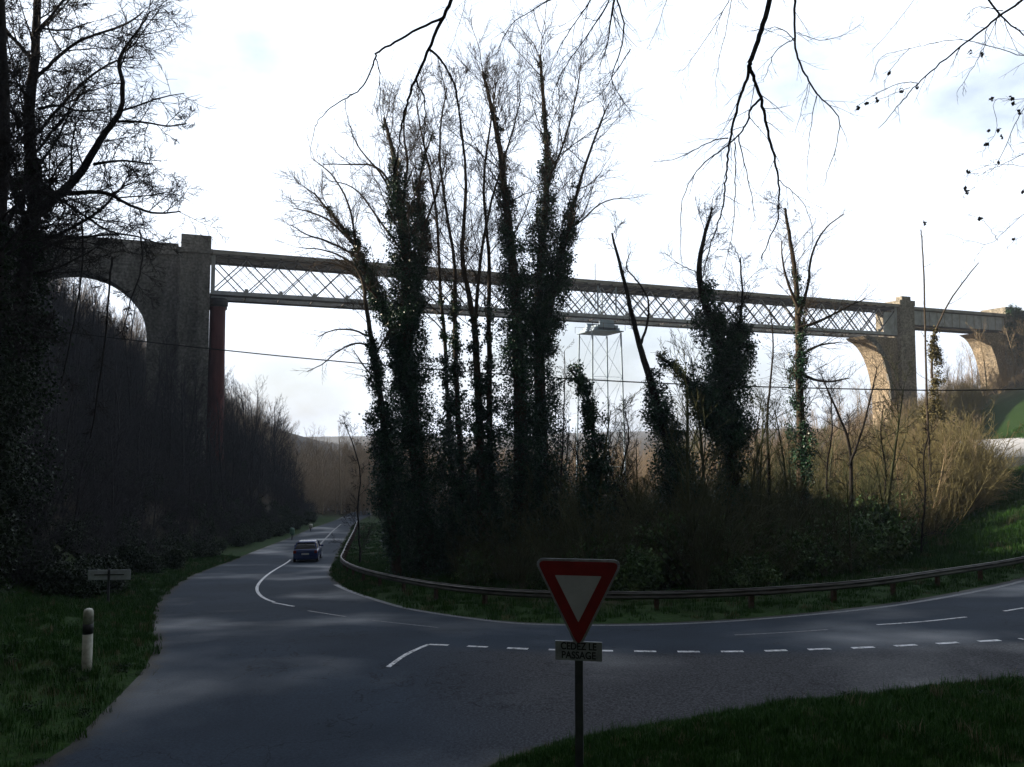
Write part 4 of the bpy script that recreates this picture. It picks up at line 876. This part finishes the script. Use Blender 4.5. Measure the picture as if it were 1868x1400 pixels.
for za, zb in zip(lv, lv[1:]):
    for k in (-1, 1): b.bar(lg(-1,k,za), lg(1,k,zb), .05); b.bar(lg(1,k,za), lg(-1,k,zb), .05); b.bar(lg(-1,k,zb), lg(1,k,zb), .05)
    for sx in (-1, 1): b.bar(lg(sx,-1,za), lg(sx,1,zb), .05); b.bar(lg(sx,-1,zb), lg(sx,1,zb), .05)
b.obj('bracing', M['blue_steel'], t)
b = BM()
for d in (-.55, BW+.55):
    b.bar((-2.85, d, 21.8), (2.85, d, 21.8), .05)
    for s_ in (-2.85, -1, 1, 2.85): b.bar((s_, d, 20.8), (s_, d, 21.8), .05)
split(b.obj('handrail', M['girder_dark'], t))
# right pier one
BWr = 4.3
t = bridge_thing('stone_pier', 'tall stone pier with a broken arch stub at the right end of the lattice girder', 'pier', 120)
prof = [(110.2,22.25),(118.4,22.25),(118.4,27.6),(122,27.6),(122,20),(122.6,8),(123,-12),(116.6,-12),(116.3,9)]+[(110.2+6.1*math.cos(math.radians(a)), 10.5+11.3*math.sin(math.radians(a))) for a in (5,15,25,35,45,55,65,75,84)]
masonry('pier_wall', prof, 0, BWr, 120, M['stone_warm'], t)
ring = [(110.2+6.12*math.cos(math.radians(a)), 10.5+11.35*math.sin(math.radians(a))) for a in (0,15,30,45,60,75,85)]; ring += [(x+.75, z+.55) for x, z in ring[::-1]]
masonry('arch_ring', ring, -.12, .3, 120, M['stone'], t)
b = BM(); b.box(-1.65, 1.9, -.8, BWr+.6, -12, 28.2); b.obj('tower', M['stone_mid'], t)
b = BM(); b.box(-1.75, 2.0, -.95, BWr+.8, 28.2, 29.2, .1); b.box(-.9,1.3,-.6,.8,29.2,30.0,.1); b.obj('tower_cap', M['stone_mid'], t)
# plate girder
t = bridge_thing('plate_girder', 'short grey plate girder span at the far right of the bridge', 'bridge', 122)
for d0 in (0, BWr-.3):
    b = BM(); b.box(.1, 24.6, d0, d0+.3, 24.9, 27.5); b.obj('web', M['girder_light'], t)
    b = BM(); b.box(.05, 24.7, d0-.15, d0+.45, 24.6, 24.9); b.box(.05, 24.7, d0-.15, d0+.45, 27.5, 27.7); split(b.obj('flange', M['girder_dark'], t))
b = BM()
for i in range(13): b.box(.6+i*1.95, .7+i*1.95, -.1, -.004, 24.9, 27.5)
split(b.obj('stiffener', M['girder'], t))
b = BM(); b.box(.05, 24.7, -.5, BWr+.5, 27.7, 28.2); b.box(.3,24.5,.31,BWr-.31,25.0,25.2); b.obj('deck', M['girder'], t)
# right pier two and viaduct going on
t = bridge_thing('stone_viaduct', 'warm stone viaduct arches with hanging ivy at the right edge', 'viaduct', 148)
prof = [(139.5,24.2),(146.9,24.55),(146.9,27.4),(210,27.4),(210,-10),(172.8,-10)]+arc(161.4, 12, 11.4, 0, 180, rz_=11)+[(150,-12),(145.6,-12),(145.3,11)]+[(139.5+5.8*math.cos(math.radians(a)), 11+13*math.sin(math.radians(a))) for a in (6,18,30,42,54,66,76,85)]
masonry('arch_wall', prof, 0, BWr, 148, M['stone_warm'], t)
masonry('parapet', [(146.9,27.4),(210,27.4),(210,28.9),(146.9,28.9)], -.35, BWr+.35, 148, M['stone'], t)
b = BM(); b.box(-1.5, 1.0, -.55, BWr+.5, -12, 29.6); b.obj('tower', M['stone_mid'], t)
ip = []
for s_, za, zb, ww in ((147.2,29.6,20,.9),(148.6,29.5,22,1.1),(149.8,29,18,.8),(151.2,28.8,24,.7)):
    ip.append(ivy_points([bp3(s_, -.8, za), bp3(s_+.2, -.8, (za+zb)/2), bp3(s_, -.8, zb)], [ww,ww,.4], 1500))
me = leaves_mesh('ivy', np.concatenate(ip), .2); o = link('ivy', me, M['ivy'], t)
from mathutils import Matrix
o.matrix_parent_inverse = (Matrix.Translation(t.location) @ Matrix.Rotation(BR, 4, 'Z')).inverted()
# ------------------------------------------------------------------ overhead cable
cp = [(-260,560,60),(60,598,57),(230,620,56),(378,636,55),(560,655,54),(800,675,53.5),(1010,690,53),(1250,702,53),(1500,709,52.5),(1700,713,52),(1868,711,52),(2200,700,52)]
T = Tubes(); p3 = smooth3([P(*c) for c in cp], 3); T.add(p3, [.045]*len(p3), 6)
o = link('overhead_cable', T.mesh('overhead_cable'), M['cable'], None, True); tag(o, 'black overhead cable sagging across the whole view', 'cable')
# ------------------------------------------------------------------ guardrail
def railpath():
    px = [(2060,1006),(1940,1034),(1868,1050),(1780,1066),(1700,1080),(1585,1100),(1432,1114),(1270,1122),(1110,1124),(970,1121),(862,1111),(780,1098),(728,1086),(685,1075),(650,1063),(628,1050),(620,1038),(628,1018),(643,985),(652,960)]
    return [G(*p) for p in px]
RP = np.array(chaikin(railpath(), 3)); seg = np.hypot(*np.diff(RP, axis=0).T); rs = np.concatenate([[0], np.cumsum(seg)])
b0 = RP[len(RP)//2]; t = thing('guardrail', 'steel crash barrier curving round the inside of the bend', 'guardrail', (b0[0], b0[1], float(hb(*b0))))
o0 = Vector(t.location); n = 200; tt = np.linspace(0, rs[-1], n); X = np.interp(tt, rs, RP[:,0]); Yv = np.interp(tt, rs, RP[:,1])
tx = np.gradient(X); ty = np.gradient(Yv); l = np.hypot(tx, ty); NX, NY = -ty/l, tx/l     # normal
mid = n//3; sgn = 1 if (NX[mid]*(0-X[mid])+NY[mid]*(0-Yv[mid])) > 0 else -1
NX *= sgn; NY *= sgn                                                                  # towards the road
RT = .74
prof = [(.00,0),(.012,-.016),(.07,-.045),(.075,-.075),(.02,-.11),(.02,-.135),(.075,-.17),(.07,-.20),(.012,-.23),(0,-.25)]
V = []; Q4 = []
for side_ in (0, 1):
    for i in range(n):
        z = float(hb(X[i], Yv[i]))+RT+.02
        for a, c in prof: V.append((X[i]+NX[i]*(a-.004*side_)-o0.x, Yv[i]+NY[i]*(a-.004*side_)-o0.y, z+c-o0.z))
m = len(prof)
for i in range(n-1):
    for j in range(m-1): o = i*m+j; Q4.append((o, o+1, o+m+1, o+m))
# top cap closing the edge
V2 = [v for v in V[:n*m]]
link('rail', quick_mesh('rail', V2, Q4), M['steel_rail'], t, True)
V = []; Q4 = []
for i in range(n):
    z = float(hb(X[i], Yv[i]))+RT+.022
    for a, c in ((-.03,0),(.035,.006),(.035,-.02),(-.03,-.02)): V.append((X[i]+NX[i]*a-o0.x, Yv[i]+NY[i]*a-o0.y, z+c-o0.z))
for i in range(n-1):
    for j in range(4): o = i*4; Q4.append((o+j, o+(j+1)%4, o+4+(j+1)%4, o+4+j))
link('top_edge', quick_mesh('top_edge', V, Q4), M['steel_rail'], t)
for k, sdist in enumerate(np.arange(.5, rs[-1], 3.1)):
    x = np.interp(sdist, rs, RP[:,0]); y = np.interp(sdist, rs, RP[:,1]); i = min(int(sdist/rs[-1]*(n-1)), n-1)
    z = float(hb(x, y)); an = math.atan2(NY[i], NX[i])
    b = BM(); b.box(-.20,-.085,-.075,.075,-.6,RT-.02); b.box(-.085,.01,-.06,.06,RT-.20,RT-.06); o = b.obj('post', M['rust_post'], t)
    o.location = (x-o0.x, y-o0.y, z-o0.z); o.rotation_euler = (0,0,an)
# ------------------------------------------------------------------ give way sign
sx, sy = P(1056,1165,9.6)[:2]; gz = h1(sx, sy)
t = thing('give_way_sign', 'red and white triangular give way sign on a grey post in the foreground', 'road sign', (sx, sy, gz), math.radians(-9))
zt = P(1058,1168,9.6)[2]-gz; ztop = P(1058,1025,9.6)[2]-gz
def rtri(w_, zlo, zhi, r):
    pts = [(0, zlo), (w_/2, zhi), (-w_/2, zhi)]; out = []
    for i in range(3):
        p = np.array(pts[i]); a = np.array(pts[i-1]); b = np.array(pts[(i+1)%3]); ua = (a-p)/np.linalg.norm(a-p); ub = (b-p)/np.linalg.norm(b-p)
        for k in range(7): f = k/6; out.append(tuple(p+ua*r*(1-f)**2+ub*r*f**2))
    return out
Wd = .985
def plate(name, pts, y0, y1, m, par): b = BM(); b.prism(pts, lambda x, z: (x, y0, z), lambda x, z: (x, y1, z)); return b.obj(name, m, par, tri=True)
plate('red_border', rtri(Wd, zt-.06, ztop+.01, .10), -.070, -.046, M['sign_red'], t)
hgt = ztop-zt+.07
plate('white_face', rtri(Wd*.56, zt+hgt*.225, ztop-hgt*.155, .012), -.0735, -.0708, M['sign_white'], t)
rim = rtri(Wd+.016, zt-.07, ztop+.018, .10); b = BM()
for a, c in zip(rim, rim[1:]+rim[:1]): b.bar((a[0], -.055, a[1]), (c[0], -.055, c[1]), .045, .012, (0,1,0))
b.obj('folded_rim', M['plate_grey'], t)
b = BM(); b.box(-.047, .047, -.044, .04, -.5, ztop-.12, .006); b.obj('pole', M['pole_grey'], t)
p0 = P(1016,1203,9.6)[2]-gz; p1 = P(1016,1168,9.6)[2]-gz
pl = BM(); pl.box(-.275, .275, -.066, -.046, p0, p1, .004); plo = pl.obj('sign_panel', M['plate_grey'], t)
def text(body, size, x, z, par, m, y):
    cu = D.curves.new('lettering', 'FONT'); cu.body = body; cu.size = size; cu.align_x = 'CENTER'; cu.align_y = 'CENTER'; cu.extrude = .0008; cu.offset = .003
    o = D.objects.new('lettering_curve', cu); C.objects.link(o); dg = bpy.context.evaluated_depsgraph_get(); me = D.meshes.new_from_object(o.evaluated_get(dg)); D.objects.remove(o)
    q_ = link('lettering', me, m, par); q_.location = (x, y, z); q_.rotation_euler = (math.pi/2, 0, 0); return q_
hh = p1-p0
o = text('CEDEZ LE', .115, 0, p0+hh*.73, plo, M['letter'], -.0672); o.scale = (.84,1,1)
o = text('PASSAGE', .115, 0, p0+hh*.27, plo, M['letter'], -.0672); o.scale = (.88,1,1)
b = BM(); b.box(-.06,.06,-.045,.06,p0+.05,p0+.09); b.box(-.06,.06,-.045,.06,zt+.18,zt+.22); b.obj('clamp', M['sign_back'], t)
# ------------------------------------------------------------------ white roadside post
x, y, zb_ = GP(158,1226); zt_ = P(158,1110,y)[2]; t = thing('bollard', 'white plastic roadside post with a black band on the left verge', 'bollard', (x, y, zb_))
hh = zt_-zb_; rr = .092
b = BM(); b.lathe([(rr*.98,-.5),(rr,0),(rr,hh*.60)], 28); b.obj('shaft', M['white_plastic'], t, True)
b = BM(); b.lathe([(rr+.003,hh*.6005),(rr+.003,hh*.76)], 28); b.obj('black_band', M['black_band'], t, True)
b = BM(); b.lathe([(rr,hh*.7605),(rr,hh*.93),(rr*.93,hh*.96),(rr*.75,hh*.985),(rr*.4,hh*.998),(rr*.05,hh)], 28); b.obj('cap', M['white_plastic'], t, True)
# ------------------------------------------------------------------ small direction board seen from behind
x, y, g0 = GP(197,1104); Y = y; print('board Y', y); t = thing('sign_board', 'low pale rectangular sign board seen from behind at the foot of the left hill', 'road sign', (x, y, g0), math.radians(4))
zc = P(197,1049,Y)[2]-g0; sw = 37*Y/F; b = BM(); b.box(-sw,sw,.03,.05,zc-.14*Y/22,zc+.13*Y/22,.006); b.obj('panel', M['sign_back'], t)
b = BM(); b.box(-.035,.035,-.03,.028,-.4,zc+.2,.004); b.obj('pole', M['pole_grey'], t)
b = BM(); b.box(-.5,.5,.008,.029,zc-.02,zc+.02); b.obj('bracket', M['pole_grey'], t)
for (px, py, hh_, Y, lb, m_) in ((533,966,1.25,84,'small pale green marker post beside the far road, left of the car','pale_green'), (567,948,.9,98,'tiny pale marker post beside the far road, furthest from the camera','white_plastic')):
    x, y, z = P(px, py, Y); g0 = h1(x, y); t = thing('marker_post', lb, 'marker', (x, y, g0))
    b = BM(); b.box(-.05,.05,-.04,.04,-.4,hh_*.5,.01); b.obj('stake', M['pole_grey'], t)
    b = BM(); b.lathe([(.15,hh_*.42),(.25,hh_*.55),(.25,hh_*.85),(.16,hh_)], 14); b.obj('marker_head', M[m_], t)
# ------------------------------------------------------------------ car
cx, cy = G(560,1027); cx -= .45; dirv = Vector((G(600,985)[0]-cx, G(600,985)[1]-cy, 0)).normalized(); yaw = math.atan2(dirv.y, dirv.x)-math.pi/2
yaw = max(min(yaw, math.radians(14)), math.radians(-4))
cz = float(hb(cx, cy))+.02; t = thing('car', 'dark blue hatchback driving away round the bend', 'car', (cx, cy+2.0, float(hb(cx, cy+2.0))+.02), yaw)
t.rotation_euler = (-.05, 0, yaw)
def loft(name, secs, m, par, smooth=True):   # secs: list of (y, [(x,z)...]) half profiles mirrored
    b = bmesh.new(); rings = []
    for y, pr in secs:
        full = [(x, z) for x, z in pr]+[(-x, z) for x, z in pr[::-1]]; rings.append([b.verts.new((x, y, z)) for x, z in full])
    for a, c in zip(rings, rings[1:]):
        for i in range(len(a)): b.faces.new([a[i], a[(i+1)%len(a)], c[(i+1)%len(a)], c[i]])
    b.faces.new(rings[0][::-1]); b.faces.new(rings[-1]); bmesh.ops.recalc_face_normals(b, faces=b.faces)
    me = D.meshes.new(name); b.to_mesh(me); b.free(); return link(name, me, m, par, smooth)
def bsec(w_, z0, z1, zs): return [(w_*.86, z0), (w_*.97, z0+.12), (w_, zs-.12), (w_*.985, zs), (w_*.90, z1-.02), (w_*.80, z1)]
loft('body', [(-2.02, bsec(.78,.36,.86,.72)), (-1.96, bsec(.84,.26,.98,.80)), (-1.6, bsec(.87,.22,1.0,.84)), (-.5, bsec(.88,.22,.99,.85)), (.9, bsec(.88,.22,.97,.84)), (1.5, bsec(.86,.22,.86,.76)), (1.95, bsec(.80,.26,.70,.62)), (2.05, bsec(.68,.32,.56,.52))], M['car_paint'], t)
def csec(w0, z0, w1, z1): return [(w0, z0), (w0*.985, z0+.08), (w1*1.03, z1-.12), (w1*.97, z1-.04), (w1*.8, z1)]
loft('cabin_glass', [(-1.86, csec(.76,.955,.70,1.06)), (-1.52, csec(.79,.96,.64,1.40)), (-.9, csec(.80,.96,.66,1.455)), (0, csec(.80,.95,.66,1.45)), (.45, csec(.79,.94,.64,1.37)), (1.15, csec(.76,.92,.70,1.0))], M['car_glass'], t)
loft('roof', [(-1.58, [(.60,1.395),(.60,1.42),(.48,1.44)]), (-.9, [(.655,1.43),(.65,1.478),(.5,1.50)]), (0, [(.655,1.43),(.65,1.475),(.5,1.495)]), (.42, [(.63,1.36),(.62,1.40),(.48,1.415)])], M['car_paint'], t)
for sg in (-1, 1):
    b = BM(); b.bar((sg*.765,-1.80,.98), (sg*.64,-1.50,1.40), .09, .06); b.bar((sg*.775,1.1,.96), (sg*.65,.45,1.38), .06, .05); b.bar((sg*.80,-.55,.96), (sg*.665,-.5,1.43), .08, .03); b.obj('pillar', M['car_paint'], t)
    b = BM(); b.box(min(sg*.62,sg*.83), max(sg*.62,sg*.83), -2.03, -1.93, .70, .90, .03); b.obj('tail_light', M['tail_red'], t)
    b = BM(); b.box(min(sg*.86,sg*1.05), max(sg*.86,sg*1.05), .55, .72, .95, 1.10, .04); b.obj('wing_mirror', M['car_paint'], t)
    for yy in (-1.25, 1.3):
        b = BM(); b.lathe([(.24,-.1),(.31,-.09),(.315,.09),(.24,.1)], 24, (sg*.79,yy,.315), 'x'); w_ = b.obj('wheel', M['rubber'], t, True)
        b = BM(); b.lathe([(.2,-.103),(.21,.103)], 16, (sg*.79,yy,.315), 'x'); b.obj('rim', M['sign_back'], w_)
b = BM(); b.box(-.26,.26,-2.045,-2.022,.60,.71,.004); b.obj('number_plate', M['plate_white'], t)
b = BM(); b.box(-.80,.80,-2.10,-1.96,.30,.52,.05); b.obj('bumper', M['car_paint'], t)
b = BM(); b.bar((0,-1.62,1.40), (.0,-1.82,1.02), .05, .02); b.obj('wiper', M['rubber'], t)
b = BM(); b.bar((-.2,-1.42,1.47),(-.25,-1.62,1.66),.012); b.obj('aerial', M['rubber'], t)
# thin valley haze
b = BM(); b.box(-900, 900, -200, 1500, -60, 160); o = b.obj('haze', None); tag(o, 'thin bluish haze filling the valley', kind='stuff')
m = D.materials.new('haze'); m.use_nodes = True; N = m.node_tree.nodes; N.remove(N['Principled BSDF']); v = N.new('ShaderNodeVolumePrincipled'); v.inputs['Density'].default_value = .00038
v.inputs['Color'].default_value = (.80,.88,1,1); v.inputs['Anisotropy'].default_value = .2; m.node_tree.links.new(v.outputs[0], N['Material Output'].inputs['Volume']); o.data.materials.append(m)
S.render.engine = 'CYCLES'
